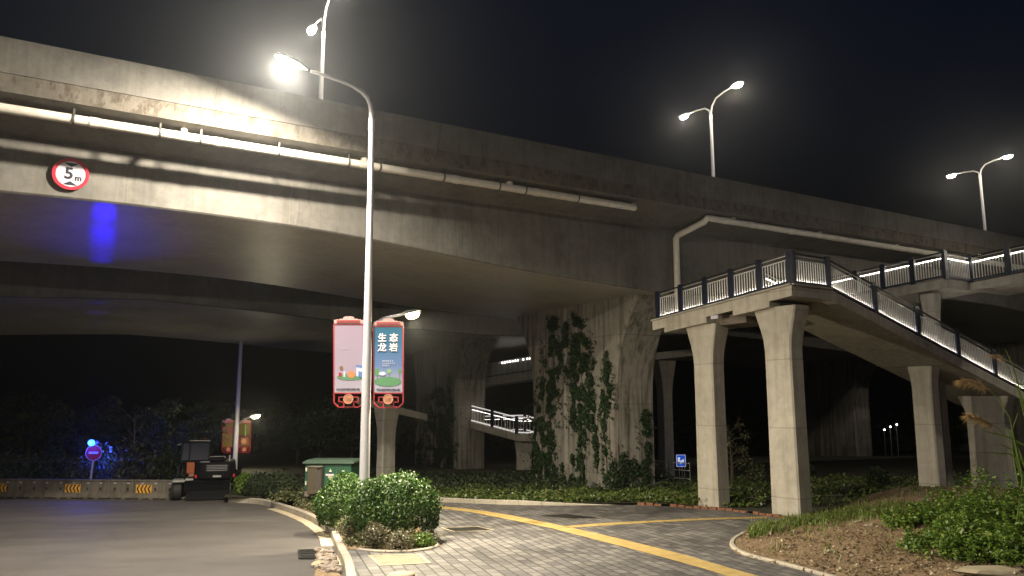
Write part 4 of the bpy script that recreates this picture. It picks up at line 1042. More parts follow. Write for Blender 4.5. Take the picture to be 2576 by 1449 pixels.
# ------------------------------------------------------------------ barrier and signs on the left
BY = lambda px: G(px, 1254 if px < 300 else 1256, -.18)
bA, bB = G(-130, 1250, -.18), G(478, 1256.5, -.18); nU = 9; dB = (bB - bA) / nU; ub = Vector((dB.x, dB.y, 0)).normalized(); wbk = Vector((-ub.y, ub.x, 0))
HB = 46 / F * bB.y
for k in range(nU):
    p = bA + dB * k; q = bA + dB * (k + 1); m = (p + q) / 2
    lab = ['stained concrete barrier block at the left edge of the photo', 'stained concrete barrier block with its chevron board cut by the left edge'][k == 1] if k < 2 else \
          ['', '', 'grey barrier block just right of the cut chevron board', 'barrier block below the no entry sign, left of the left full chevron board', 'barrier block carrying the left full chevron board', 'barrier block between the two full chevron boards', 'barrier block carrying the chevron board nearest the digger', 'barrier block between the last chevron board and the digger', 'last barrier block, partly behind the digger'][k]
    o = thing('concrete_barrier', lab, 'barrier', m, 0, 'concrete barrier blocks along the road')
    b = MB(); prof = [(-.24, 0), (-.24, .09), (-.13, .26), (-.10, HB - .07), (-.13, HB - .06), (-.13, HB), (.13, HB), (.13, HB - .06), (.10, HB - .07), (.13, .26), (.24, .09), (.24, 0)]
    e = ub * .012; b.prism(prof, p + e, wbk, (0, 0, 1), (q - p).normalized(), (q - p).length - .024); b.build('block', M['barrier'], o)
    for f in (.3, .78):
        if k in (1, 4, 6) and f < .5: pass
        b = MB(); r_ = p.lerp(q, f) - wbk * .128; b.box(r_ + Vector((0, 0, HB * .52)), (.06, .02, .13), ub, wbk); b.build('lifting_slot', M['black'], o)
        b = MB(); b.box(r_ + Vector((0, 0, HB * .82)), (.13, .02, .05), ub, wbk, bev=.008); b.build('reflector', M['sign_white'], o)
    for f in (.12, .5, .88):
        b = MB(); b.box(p.lerp(q, f) - wbk * .236 + Vector((0, 0, .03)), (.3, .02, .05), ub, wbk); b.build('foot_slot', M['black'], o)
for px, lab in ((-3, 'chevron board cut by the left edge of the photo'), (183, 'yellow and black chevron board below the no entry sign'), (362, 'yellow and black chevron board left of the digger')):
    a_, _ = ray(px, 1226); o0 = bA - wbk * .155; u = (a_ * o0.y - o0.x) / (ub.x - a_ * ub.y); c_ = o0 + ub * u; c_ = Vector((c_.x, c_.y, (bA + (bB - bA) * (u / (bB - bA).length)).z + HB * .54))
    o = thing('chevron_board', lab, 'chevron board', c_); Wc, Hc = .72, .36
    b = MB(); b.box(c_, (Wc, .02, Hc), ub, wbk); b.build('board', M['yellow_board'], o)
    b = MB()
    for k in range(4):
        x = -Wc / 2 + .03 + k * .17; b.prism([(x, 0), (x + .095, Hc / 2 - .01), (x + .165, Hc / 2 - .01), (x + .07, 0), (x + .165, -Hc / 2 + .01), (x + .095, -Hc / 2 + .01)], c_ - wbk * .014, ub, (0, 0, 1), wbk, .006)
    b.build('chevrons', M['sign_black'], o)
YS = bA.y + 1.3
cS = atY(236, 1139, YS); foot = atY(228, 1205, YS); foot.z = gz(YS) - .25
o = thing('no_entry_sign', 'round red no entry sign on a leaning grey post behind the barrier', 'road sign', foot)
b = MB(); b.tube([foot + Vector((-.05, .05, 0)), atY(229, 1200, YS + .05), cS + Vector((.02, .05, .45))], .05, 10); b.build('post', M['pipe'], o)
rS = 19 / F * YS; fx, fz, fy = Vector((1, .12, 0)).normalized(), Vector((0, 0, 1)), Vector((.12, -1, 0)).normalized()
b = MB(); b.disc(cS, fx, fz, fy, rS, .02, 36); b.build('disc', M['sign_red'], o)
b = MB(); b.disc(cS + fy * .004, fx, fz, fy, rS, .02, 36, rS * .93); b.build('rim', M['sign_white'], o)
b = MB(); b.box(cS + fy * .024, (rS * 1.2, .01, rS * .28), fx, fy, fz); b.build('bar', M['sign_white'], o)
o2 = thing('strobe_light', 'glowing blue flashing warning lamp on top of the no entry sign', 'warning light', cS + Vector((0, 0, rS)))
b = MB(); m = atY(237, 1116, YS); b.box(m + Vector((0, .05, 0)), (.52, .10, .06), bev=.015); b.box(m + Vector((0, .05, -.1)), (.06, .05, .2)); b.build('housing', M['lamp_metal'], o2)
LB = atY(230, 1114, YS - .12)
b = MB(); b.ball(LB, .17, 14, 8, (1, .6, .9)); b.build('lens', M['lens_blue'], o2)
b = MB(); b.ball(atY(246, 1113, YS - .06), .085, 12, 8, (1, .5, 1)); b.build('lens', M['dim_blue'], o2)
light('strobe_glow', 'POINT', LB - Vector((0, .16, 0)), 90, (.03, .06, 1), o2, None, .12)
light('halo_spot', 'SPOT', LB + Vector((0, .30, .05)), 1300, (.03, .05, 1), o2, LB + Vector((-.05, 3, -1.0)), .1, spot_size=R(100), spot_blend=1.)  # added spot, lights the leaves behind as a blue halo
Zs1 = zk(8.5)
for (px, py), pw_, an in [((264 - (py - 510) * .06, py), 430 + (py - 510) * 5 + (660 - py) * 3.4, 2.3 + (py - 512) * .030) for py in range(512, 664, 7)] + [((258, 610), 900, 34), ((250, 742), 700, 7), ((247, 758), 520, 8), ((245, 776), 300, 8), ((244, 795), 120, 9), ((246, 770), 50, 22)]:
    tgt = atZ(px, py, Zs1 if py < 700 else zk(8.1))
    light('strobe_beam', 'SPOT', LB + (Vector((0, -.1, .1)) if py < 700 else Vector((0, .2, .22))), pw_ * random.uniform(.4, 1.6), (.012, .0, 1), o2, tgt, .05, spot_size=R(an), spot_blend=1.)

# ------------------------------------------------------------------ wheeled digger parked at the barrier
c_ = G(520, 1258, -.18); k_ = c_.y / F * .1765 * 1.0
ex = thing('wheeled_digger', 'small dark wheeled digger with cab, parked in front of the barrier', 'digger', c_ + Vector((-.25, 0, 0)), R(20))
X_ = lambda x: (x - 555) * k_
Z_ = lambda y: (1332 - y) * k_
def lb(x0, x1, y0, y1, yd0, yd1, name, mat, bev=.03, par=ex):
    b = MB(); b.box((X_((x0 + x1) / 2), (yd0 + yd1) / 2, Z_((y0 + y1) / 2)), ((x1 - x0) * k_, yd1 - yd0, (y1 - y0) * k_), bev=bev); return b.build(name, mat, par, False)
for x0, x1, nm in ((178, 300, 0), (800, 930, 0)):
    for y in (.25, 2.35):
        b = MB(); xa, xb = X_(x0), X_(x1); r = Z_(1120) / 2 * 1.22; rg = []
        for f, rr in ((0, .6), (0, .86), (.08, .96), (.25, 1), (.75, 1), (.92, .96), (1, .86), (1, .6)): rg.append([(xa + (xb - xa) * f, y + r * rr * math.cos(6.2832 * i / 24), r + r * rr * math.sin(6.2832 * i / 24)) for i in range(24)])
        b.loft(rg); tw = b.build('wheel', M['black'], ex, False)
        b = MB(); b.disc((xa - .01 if x0 < 500 else xb + .01, y, r), (0, 1, 0), (0, 0, 1), (1 if x0 < 500 else -1, 0, 0), r * .58, .06, 18); b.build('rim', M['grey_paint'], tw, False)
        for j in range(14):
            pass
lb(172, 338, 1052, 1086, -.18, .80, 'mudguard', M['grey_paint'], .04)
lb(340, 440, 1035, 1062, -.1, .6, 'step_plate', M['grey_paint'], .01)
lb(310, 800, 1045, 1250, .1, 2.6, 'chassis', M['dark_paint'], .05)
b = MB(); b.loft([[(X_(370), -.42 + c, Z_(z)) for c, z in ((0, 1075), (.05, 1120), (.09, 1200), (.05, 1270), (-.02, 1318), (.03, 1320), (.12, 1270), (.15, 1200), (.11, 1120), (.06, 1072))], [(X_(915), -.42 + c, Z_(z)) for c, z in ((0, 1075), (.05, 1120), (.09, 1200), (.05, 1270), (-.02, 1318), (.03, 1320), (.12, 1270), (.15, 1200), (.11, 1120), (.06, 1072))]]); b.build('dozer_blade', M['dark_paint'], ex, False)
lb(470, 560, 1250, 1320, -.3, .1, 'hitch', M['brown'], .02)
# rounded counterweight and bonnet
b = MB(); rg = []
for z, k in ((1042, .94), (1030, 1), (880, 1.0), (840, .98), (822, .94)):
    rg.append([(X_(720 + 270 * k * sx), yd, Z_(z)) for sx, yd in ((-1, 2.0), (-1, .25), (-.93, .08), (-.7, -.03), (-.3, -.09), (.3, -.09), (.7, -.03), (.93, .08), (1, .25), (1, 2.0))])
b.loft(rg); hood = b.build('bonnet', M['dark_paint'], ex, False)
b = MB()
for z in (868, 890, 912, 934): b.box((X_(740), -.095, Z_(z)), (265 * k_, .02, 5 * k_), bev=.003)
b.build('grille', M['lamp_metal'], hood, False)
b = MB(); b.box((X_(740), -.085, Z_(900)), (290 * k_, .012, 95 * k_)); b.build('grille_recess', M['black'], hood, False)
lb(622, 852, 748, 826, .2, 1.2, 'engine_cover', M['dark_paint'], .09)
b = MB(); b.tube([(X_(628), .19, Z_(768)), (X_(645), .19, Z_(750)), (X_(830), .19, Z_(750)), (X_(850), .19, Z_(770))], .012, 6); b.build('cover_trim', M['grey_paint'], ex, False)
for x in (470, 968):
    b = MB(); b.box((X_(x), -.06, Z_(1010)), (30 * k_, .05, 45 * k_), bev=.01); b.build('tail_light', M['sign_red'], ex, False)
b = MB(); b.tube([(X_(900), .5, Z_(826)), (X_(900), .5, Z_(735))], .035, 8); b.build('exhaust', M['lamp_metal'], ex, False)
b = MB(); b.ball((X_(560), .8, Z_(508)), .06, 10, 6); b.build('beacon', M['orange'], ex, False)
b = MB(); b.tube([(X_(865), .3, Z_(824)), (X_(865), .3, Z_(800)), (X_(985), .3, Z_(800)), (X_(985), .3, Z_(824))], .012, 6); b.tube([(X_(515), .1, Z_(821)), (X_(640), .1, Z_(819))], .02, 6); b.build('handrail', M['grey_paint'], ex, False)
lb(690, 800, 1000, 1028, -.12, .1, 'number_plate', M['lamp_metal'], .01)
lb(345, 448, 818, 968, -.02, .6, 'side_panel', M['orange'], .02)
lb(378, 445, 968, 1015, -.02, .4, 'tail_lamp', M['art_brown'], .02)
cab = lb(255, 632, 800, 830, .15, 1.65, 'cab', M['dark_paint'], .02)
b = MB()
for x in (262, 372, 625):
    for y in (.18, 1.6):
        b = MB(); b.bar((X_(x), y, Z_(810)), (X_(x + (18 if x < 300 else 0)), y + (.08 if y > 1 else 0), Z_(545)), .06, .06); b.build('pillar', M['dark_paint'], cab, False)
b = MB(); b.box((X_(450), .9, Z_(535)), (400 * k_, 1.6, 24 * k_), bev=.03); b.build('roof', M['dark_paint'], cab, False)
b = MB(); b.tube([(X_(362), .12, Z_(523)), (X_(630), .12, Z_(530))], .018, 6); b.build('roof_edge', M['grey_paint'], cab, False)
for nm, cc, sz in (('window', (X_(498), .19, Z_(672)), (236 * k_, .02, 240 * k_)), ('window', (X_(318), .21, Z_(672)), (98 * k_, .02, 240 * k_)), ('window', (X_(263), .9, Z_(672)), (.02, 1.3, 240 * k_)), ('window', (X_(627), .9, Z_(672)), (.02, 1.3, 240 * k_)), ('window', (X_(450), 1.62, Z_(672)), (340 * k_, .02, 240 * k_))):
    b = MB(); b.box(cc, sz); b.build(nm, M['glass'], cab, False)
b = MB(); b.tube([(X_(262), .9, Z_(560)), (X_(225), .9, Z_(572))], .012, 5); b.ball((X_(215), .9, Z_(586)), .075, 10, 6, (1, .5, .45)); b.build('mirror', M['grey_paint'], cab, False)
b = MB(); b.tube([(X_(230), .6, Z_(1010)), (X_(235), .6, Z_(860)), (X_(262), .6, Z_(830)), (X_(300), .55, Z_(860)), (X_(280), .5, Z_(1000))], .035, 8); b.build('hose', M['black'], ex, False)
b = MB(); b.bar((X_(640), 2.0, Z_(980)), (X_(800), 3.6, Z_(840)), .22, .34); b.bar((X_(800), 3.6, Z_(840)), (X_(1000), 3.9, Z_(1080)), .18, .26); b.build('boom', M['dark_paint'], ex, False)
b = MB(); b.prism([(0, 0), (.45, .1), (.62, -.25), (.5, -.5), (.1, -.42)], (X_(940), 3.3, Z_(1075)), (1, 0, 0), (0, 0, 1), (0, 1, 0), .6); b.build('bucket', M['dark_paint'], ex, False)

# ------------------------------------------------------------------ green electrical cabinet and neighbours
YC = 29.0
cb = atY(825, 1240, YC); gzc = gz(YC)
o = thing('electrical_cabinet', 'green metal electrical cabinet with overhanging roof behind the shrubs', 'electrical cabinet', (cb.x, YC, gzc), R(-3))
m_ = YC / F
lx = lambda z8: ((1150 + z8 / 7.246) / 1.5644 - 825) * m_
lz = lambda z8: atY(825, (1760 + z8 / 7.246) / 1.5644, YC).z - gzc
def cbx(x0, x1, y0, y1, d0, d1, nm, mat, bev=.01, par=None):
    b = MB(); b.box(((lx(x0) + lx(x1)) / 2, (d0 + d1) / 2, (lz(y0) + lz(y1)) / 2), (lx(x1) - lx(x0), d1 - d0, lz(y0) - lz(y1)), bev=bev); return b.build(nm, mat, par or o, False)
cbx(345, 1650, 455, 1230, 0, 1.2, 'body', M['cab_green'])
cbx(345, 1650, 1232, 1420, .03, 1.17, 'plinth', M['barrier'])
b = MB(); zz0, zz1 = lz(462), lz(362); b.loft([[(lx(300), -.12, zz0), (lx(1740), -.12, zz0), (lx(1740), 1.32, zz0), (lx(300), 1.32, zz0)], [(lx(300), -.12, zz0 + .05), (lx(1740), -.12, zz0 + .05), (lx(1740), 1.32, zz0 + .05), (lx(300), 1.32, zz0 + .05)], [(lx(380), .1, zz1), (lx(1660), .1, zz1), (lx(1660), 1.1, zz1), (lx(380), 1.1, zz1)]]); b.build('roof', M['cab_roof'], o, False)
for a_, e_ in ((905, 1245), (1275, 1630)):
    d_ = cbx(a_, e_, 490, 1200, -.02, 0, 'door', M['cab_green'])
    cbx(e_ - 40 if a_ < 1000 else a_ + 15, e_ - 15 if a_ < 1000 else a_ + 40, 800, 920, -.045, -.02, 'handle', M['vent'], .005, d_)
cbx(1246, 1272, 490, 1210, -.035, 0, 'door_post', M['cab_roof'], .004)
for x0, x1 in ((372, 412), (432, 474), (768, 806), (832, 866)):
    cbx(x0, x1, 585, 695, -.035, -.001, 'vent', M['vent'], .004); cbx(x0, x1, 975, 1080, -.035, -.001, 'vent', M['vent'], .004)
cbx(940, 1172, 760, 812, -.034, -.021, 'notice', M['sign_white'], .002); cbx(1010, 1150, 815, 885, -.034, -.021, 'notice', M['cream'], .002)
b = MB(); b.prism([(lx(1030), lz(700)), (lx(1115), lz(700)), (lx(1072), lz(610))], (0, -.026, 0), (1, 0, 0), (0, 0, 1), (0, 1, 0), .005); b.build('warning_triangle', M['vent'], o, False)
cbx(1035, 1110, 705, 750, -.028, -.021, 'warning_text', M['sign_black'], .002); cbx(1395, 1480, 660, 690, -.028, -.021, 'badge', M['vent'], .002)
o3 = thing('brown_box', 'brown boxed meter cupboard in front of the green electrical cabinet', 'cupboard', (cb.x, YC - .36, gzc), R(-4)); o_ = o; o = o3
bx = cbx(500, 730, 560, 1300, -.05, .32, 'body', M['brown'], .01); cbx(490, 880, 528, 552, -.08, .36, 'roof', M['barrier'], .01); cbx(732, 880, 560, 1290, .0, .3, 'side', M['cab_side'], .01); cbx(735, 745, 565, 1280, -.04, .0, 'edge', M['barrier'], .002)
o = o_

# ------------------------------------------------------------------ blue sign, fence and far lamps
YQ = 42.; c_ = atY(1713, 1159, YQ)
o = thing('blue_sign', 'blue rectangular road sign with a white symbol beyond the pier', 'road sign', (c_.x, YQ, gz(YQ)))
wS, hS = 23 / F * YQ, 29 / F * YQ
b = MB(); b.tube([(c_.x + .05, YQ + .04, gz(YQ) - .3), (c_.x + .05, YQ + .04, c_.z + .3)], .04, 8); b.build('post', M['lamp_metal'], o)
b = MB(); b.box(c_, (wS, .03, hS), bev=.008); b.build('plate', M['sign_blue'], o)
b = MB()
for x in (-1, 1): b.box(c_ + Vector((x * (wS / 2 - .012), -.018, 0)), (.018, .006, hS - .02))
for z in (-1, 1): b.box(c_ + Vector((0, -.018, z * (hS / 2 - .012))), (wS - .05, .006, .018))
b.prism([(-.17, .18), (-.05, .18), (-.05, -.02), (.16, .10), (.16, -.06), (0, -.16), (-.17, -.12)], c_ - Vector((0, .022, 0)), (1, 0, 0), (0, 0, 1), (0, 1, 0), .006); b.build('symbol', M['sign_glow'], o)
b = MB(); f0, f1 = atY(1630, 1158, 40), atY(1735, 1166, 39)
o = thing('metal_fence', 'low dark metal fence between the pier and the blue sign', 'fence', (f0.x, f0.y, gz(40)))
for zz in (0, -.35, -.75): b.tube([f0 + Vector((0, 0, zz)), f1 + Vector((0, 0, zz))], .022, 6)
b.build('rail', M['steel'], o)
for k in range(9):
    b = MB(); p = f0.lerp(f1, k / 8); b.tube([p + Vector((0, 0, .05)), Vector((p.x, p.y, gz(p.y) - .1))], .02, 5); b.build('picket', M['lamp_metal'], o)
for px, py, nm in ((2225, 1081, 'leftmost and lowest of three tiny far lamps under the stairs'), (2240, 1073.5, 'middle and brightest of three tiny far lamps under the stairs'), (2256, 1068, 'highest and rightmost of three tiny far lamps under the stairs')):
    p = atY(px, py, 82); o = thing('far_lamp', nm, 'street lamp', (p.x, 82, gz(82)), 0, 'tiny far lamps')
    b = MB(); b.tube([(p.x, 82.1, gz(82) - .3), p + Vector((0, .1, 0))], .03, 6); b.build('pole', M['lamp_metal'], o)
    b = MB(); b.ball(p, .085, 8, 6); b.build('lens', M['led_far'], o)
# low dark edging wall beyond the right column
p0, p1 = G(1862, 1276), G(2140, 1268); o = thing('low_wall', 'low dark stone wall at the foot of the right footbridge column', 'low wall', (p0 + p1) / 2)
b = MB(); b.bar(p0 + Vector((0, .6, .1)), p1 + Vector((0, .6, .1)), .2, .30, bev=.02); b.build('wall', M['barrier'], o)
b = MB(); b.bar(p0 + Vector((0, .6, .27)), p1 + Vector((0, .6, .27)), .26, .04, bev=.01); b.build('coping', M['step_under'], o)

# ------------------------------------------------------------------ plants
shrub('round_shrub', 'large clipped round shrub at the front corner of the island bed', 'shrub', G(1003, 1362) + Vector((0, 0, .10)), (1.10, .98, 1.06), 16000, .085, M['leaf'], 'round shrubs in the island bed', stems=11, bite=(.62, -.52, .30, .42), lump=.22, shell=.16, lumps=46)
shrub('round_shrub', 'round shrub behind the front one, left of the white lamp post', 'shrub', G(868, 1330), (.98, .9, 1.02), 11000, .085, M['leaf'], 'round shrubs in the island bed', lump=.22, shell=.15, lumps=36)
shrub('round_shrub', 'smaller round shrub tucked against the white lamp post', 'shrub', G(930, 1364), (.70, .7, 1.02), 7000, .085, M['leaf'], 'round shrubs in the island bed', lump=.22, shell=.15, lumps=36)
shrub('dark_shrub', 'dark rounded shrub left of the green electrical cabinet', 'shrub', G(708, 1254), (.85, .8, .68), 6500, .085, M['leaf_dark'], 'dark shrubs by the kerb', lump=.18)
shrub('dark_shrub', 'low dark shrub at the far end of the kerb, right of the digger', 'shrub', G(650, 1250), (.62, .7, .62), 4500, .085, M['leaf_dark'], 'dark shrubs by the kerb', lump=.2)
shrub('leafy_shrub', 'light green leafy plant touching the right side of the digger', 'shrub', G(612, 1248), (.45, .5, .68), 1500, .11, M['leaf_bright'], None, lump=.35)
lows = [(700, 1263, .42, .45), (742, 1270, .5, .48), (786, 1280, .55, .5), (826, 1296, .6, .55), (838, 1318, .5, .5), (868, 1345, .55, .5), (884, 1366, .45, .42)]
for i, (px, py, r_, h_) in enumerate(lows):
    shrub('low_plant', ['sparse low plant beside the dark shrub', 'pale low plant in front of the green cabinet, left end', 'pale low plant in front of the brown box', 'pale low plant where the kerb starts to bend', 'low plant along the middle of the curved kerb', 'low plant left of the big round shrub, by the kerb', 'low plant at the kerb corner by the concrete cover'][i],
          'low plant', G(px + 22, py - 2), (r_ * 1.05, r_ * 1.0, h_ * .8), 1900, .075, M['leaf_low'], 'low plants along the kerb', 4, lump=.4, shell=.3)
for i, (px, py, r_, h_) in enumerate([(895, 1368, .5, .62), (945, 1380, .5, .55), (1005, 1384, .45, .40), (1060, 1377, .4, .30)]):
    shrub('low_plant', ['dry low plant below the left side of the front round shrub', 'dry low plant behind the concrete cover', 'dry low plant under the middle of the front round shrub', 'green low plant at the pointed corner of the island bed'][i], 'low plant', G(px, py), (r_, r_ * .8, h_ * .8), 1900, .06, M['leaf_bright'] if i == 3 else M['leaf_dry'], 'low plants under the round shrub', 5, lump=.5, shell=.35)
P = []
while len(P) < 12000:
    i = random.randrange(len(KL)); p = KL[i]
    if not 19.4 < p.y < 31.5: continue
    q = p + (offs(KL[max(0, i - 1):i + 2], 1)[1 if i else 0] - KL[i]) * (.22 + 2.4 * random.random() ** 1.3)
    if not inpoly(q.x, q.y, isl): continue
    k = .55 + .5 * mnoise.noise((q.x * 1.4, q.y * 1.4, 0))
    P.append((q.x, q.y, gz(q.y) + .05 + .5 * k * random.random()))
P = np.array(P); tag(leaf_mesh('bed_plants', P, np.tile([0, -.3, 1.], (len(P), 1)), .075, M['leaf_low'], None, .5, .7), kind='stuff')
# climbing vines on the two piers
def vine(label, tplane, path, n, size=.13, off=.05, face='t'):
    P = []
    for (x0, y0, w0), (x1, y1, w1) in zip(path[:-1], path[1:]):
        L = math.hypot(x1 - x0, y1 - y0); m = int(n * L * (w0 + w1) / 2 / 900)
        for _ in range(m):
            u = random.random(); wv = w0 + (w1 - w0) * u
            g = random.gauss(0, .36 if random.random() < .86 else .85) * wv
            if mnoise.noise((x0 * .05 + u * L * .02, (y0 + u * L) * .035, g * .07)) < -.02: continue
            px, py = x0 + (x1 - x0) * u + g, y0 + (y1 - y0) * u + random.gauss(0, 3)
            p = ont(px, py, tplane)[1] if face == 't' else onq(px, py, tplane)[1]
            P.append(p)
    P = [p for p in P if p.z > gz(p.y)]
    o = thing('climbing_vine', label, 'climbing vine', (P[0].x, P[0].y, gz(P[0].y)), 0, 'climbing vines on the piers')
    nn = -D_ if face == 't' else N_
    A = np.array([p + nn * (off * random.uniform(.2, 2.2)) for p in P]); leaf_mesh('foliage', A, np.tile(np.array(nn), (len(A), 1)), size, M['leaf_vine'], o, .7, .45, 1.2)
    b = MB(); mid = [(ont(x, y, tplane)[1] if face == 't' else onq(x, y, tplane)[1]) + nn * .02 for x, y, _ in path]; b.tube(mid, .015, 5); b.build('stem', M['bark'], o)
P1 = TP1[1] - 1.08 * KV - .02
zx = lambda L: [(1310.7 + x * .3751, 703.3 + y * .3751, w_ * .3751) for x, y, w_ in L]
vine('broad vine down the left edge of the near pier', P1, zx([(205, 250, 26), (232, 450, 60), (215, 620, 66), (178, 800, 70), (150, 1000, 66), (140, 1200, 56), (140, 1400, 60)]), 1900)
vine('short vine branch slanting into the broad left vine on the near pier', P1, zx([(312, 290, 16), (300, 430, 26), (255, 540, 22)]), 1900)
vine('leafy strip beside the broad left vine, low on the near pier', P1, zx([(205, 960, 20), (206, 1200, 40), (212, 1400, 46)]), 1400)
vine('dense vine down the middle of the near pier', P1, zx([(372, 220, 16), (398, 400, 62), (402, 600, 76), (425, 800, 66), (428, 950, 60), (415, 1090, 22), (405, 1200, 24), (410, 1400, 34)]), 1900)
vine('side spur of the dense middle vine on the near pier', P1, zx([(300, 600, 12), (345, 700, 10), (352, 840, 14), (355, 960, 34), (380, 1000, 24)]), 1600)
vine('thin vine right of the dense middle vine on the near pier', P1, zx([(482, 540, 14), (470, 720, 20), (495, 880, 12), (500, 1000, 34), (510, 1150, 12), (515, 1300, 14)]), 1500)
vine('vine along the right corner of the near pier face', P1, zx([(585, 500, 14), (585, 700, 34), (572, 800, 44), (555, 920, 24), (562, 1050, 18), (575, 1200, 14), (585, 1360, 26)]), 1700)
vine('small vine at the foot of the near pier, left of centre', P1, zx([(285, 1240, 8), (283, 1390, 34)]), 1600)
vine('narrow vine at the foot of the near pier below the spur', P1, zx([(348, 1180, 6), (352, 1395, 26)]), 1600)
PN = (QB / 2 - 3.25 * KV) - .02
vine('bushy vine at the foot of the near pier on its right face', PN, zx([(650, 1105, 26), (655, 1250, 60), (650, 1420, 60)]), 1700, face='q')
vine('second bushy vine at the foot of the right face of the near pier', PN, zx([(745, 1215, 20), (748, 1420, 66)]), 1700, face='q')
vine('vine hanging on the right edge of the near pier', PN, zx([(826, 880, 26), (836, 1000, 30), (838, 1200, 30), (810, 1400, 50)]), 1500, face='q')
P2 = TP2[1] - 1.08 * KV - .02
z6 = lambda L: [(1480 / 1.5644 + x * .331, 767.3 + y * .331, w_ * .331) for x, y, w_ in L]
vine('vine down the left edge of the far pier', P2, z6([(335, 880, 20), (330, 1100, 34), (335, 1370, 44)]), 1900, .17)
vine('wide dark vine over the middle of the far pier', P2, z6([(475, 640, 40), (480, 850, 90), (480, 1100, 100), (480, 1370, 70)]), 2000, .17)
vine('narrow vine on the right corner of the far pier face', P2, z6([(560, 540, 10), (572, 800, 22), (565, 1100, 26), (560, 1370, 26)]), 1800, .17)
# ground cover in the far bed
def cover(name, n, xr, yr, size, mat, hmax, test, dens=None, drop=0.):
    P = []
    while len(P) < n:
        x, y = random.uniform(*xr), random.uniform(*yr)
        if not test(x, y): continue
        k = mnoise.noise((x * .9, y * .9, 0)) + .5 * mnoise.noise((x * 2.7, y * 2.7, 5))
        if k < -.35 and random.random() < .8: continue
        P.append((x, y, gz(y) + .08 + hmax * random.random() * max(.25, .6 + k * .8)))
    P = np.array(P); tag(leaf_mesh(name, P, np.tile([0, -.25, 1.], (len(P), 1)), size, mat, None, .6, .55), kind='stuff')
fpoly = [(p.x, p.y + .25) for p in FK[1:]] + [(p.x, p.y + .2) for p in BE] + [(9.3, 34), (9.3, 36), (-4, 36)]
cover('ground_cover', 17000, (-4, 9.3), (29, 36), .13, M['leaf_cover'], .34, lambda x, y: inpoly(x, y, fpoly))
cover('ground_cover', 9000, (-9, 8), (34, 44), .17, M['leaf_dark'], .6, lambda x, y: y > 34 + abs(x) * .05)
cover('ground_cover', 9000, (7.5, 26), (28.6, 44), .16, M['leaf_cover'], .4, lambda x, y: y > 28.7 + max(0, x - 9.5) * .2)
cover('verge_plants', 9000, (-34, -8), (36.2, 44), .16, M['leaf_dark'], .55, lambda x, y: True)
cover('verge_plants', 3500, (-9.5, -3.6), (30.5, 37), .14, M['leaf_low'], .45, lambda x, y: y > 30.6)
# bushes and trees behind the barrier
for i, (px, Y, r_, h_, mt, lab) in enumerate([(30, 37, 1.3, 1.3, 'leaf_dark', 'low dark bush behind the barrier at the left edge'), (120, 38.5, 1.3, 1.5, 'leaf_vine', 'dark bush behind the barrier left of the no entry sign'), (200, 37.4, .7, 1.2, 'leaf_low', 'greyish bush right behind the no entry sign post'), (268, 37.5, 1.0, 1.45, 'leaf_cover', 'bush behind the barrier just right of the no entry sign'), (325, 37, 1.0, 1.75, 'leaf_low', 'taller pale bush behind the barrier between the sign and the digger'), (375, 37, 1.0, 1.3, 'leaf_low', 'rounded bush behind the chevron board nearest the digger'), (430, 37.5, 1.2, 1.5, 'leaf_cover', 'yellow-green bush behind the barrier beside the digger cab'), (540, 39, 1.3, .8, 'leaf_dark', 'dark bush behind the digger and the far lamp post')]):
    Y = Y + 1.0; a_, _ = ray(px, 1200); shrub('bush', lab, 'bush', (a_ * Y, Y, gz(Y) - .1), (r_, r_ * .9, h_), 2600, .15, M[mt], 'bushes behind the barrier', 5, lump=.5, shell=.3, gap=.12)
for i, (px, Y, h_, rr, lab) in enumerate([(60, 52, 5.2, 2.2, 'dark tree at the left edge beyond the barrier'), (175, 47, 4.0, 1.7, 'dark tree behind the blue warning lamp'), (330, 50, 5.0, 2.0, 'dark tree between the no entry sign and the digger'), (450, 46, 3.8, 1.8, 'dark tree behind the digger cab'), (745, 60, 5.6, 2.4, 'dark tree right of the far lamp post'), (800, 48, 4.8, 2.0, 'dark tree above the green electrical cabinet'), (880, 54, 5.5, 2.4, 'dark tree just left of the white lamp post')]):
    a_, _ = ray(px, 1200); tree('dark_tree', lab, (a_ * Y, Y, gz(Y) - .2), h_, rr, 3200, .24, M['leaf_dark'], 'dark trees beyond the road')
a_, _ = ray(1838, 1150); tree('thin_tree', 'thin sparse young tree between the two footbridge columns', (a_ * 38, 38, gz(38)), 3.6, 1.1, 700, .10, M['leaf_low'], None, True)
a_, _ = ray(1905, 1190); shrub('bush', 'small reddish bush between the two footbridge columns', 'bush', (a_ * 40, 40, gz(40)), (.6, .6, .8), 700, .12, M['leaf_low'], None, 4, lump=.5)
for px, Y, lab in ((2210, 38, 'small dark plant standing under the stairs'), (2025, 44, 'leafy plant at the foot of the far right pier')):
    a_, _ = ray(px, 1190); shrub('bush', lab, 'bush', (a_ * Y, Y, gz(Y)), (.6, .6, .7), 500, .2, M['leaf_dark'], None, 4, lump=.5)
# far wood: one dark mass on the skyline
P = []
for k in range(9000):
    x = random.uniform(-95, 110); y = random.uniform(88, 108); hh = 4.6 + 2.4 * mnoise.noise((x * .09, 0, 0)) + 1.5 * mnoise.noise((x * .3, y * .1, 2)); P.append((x, y, gz(y) + random.random() ** .7 * hh))
P = np.array(P); tag(leaf_mesh('far_wood', P, np.tile([0, -1., .3], (len(P), 1)), 1.1, M['leaf_dark'], None, .8, .7), kind='stuff')

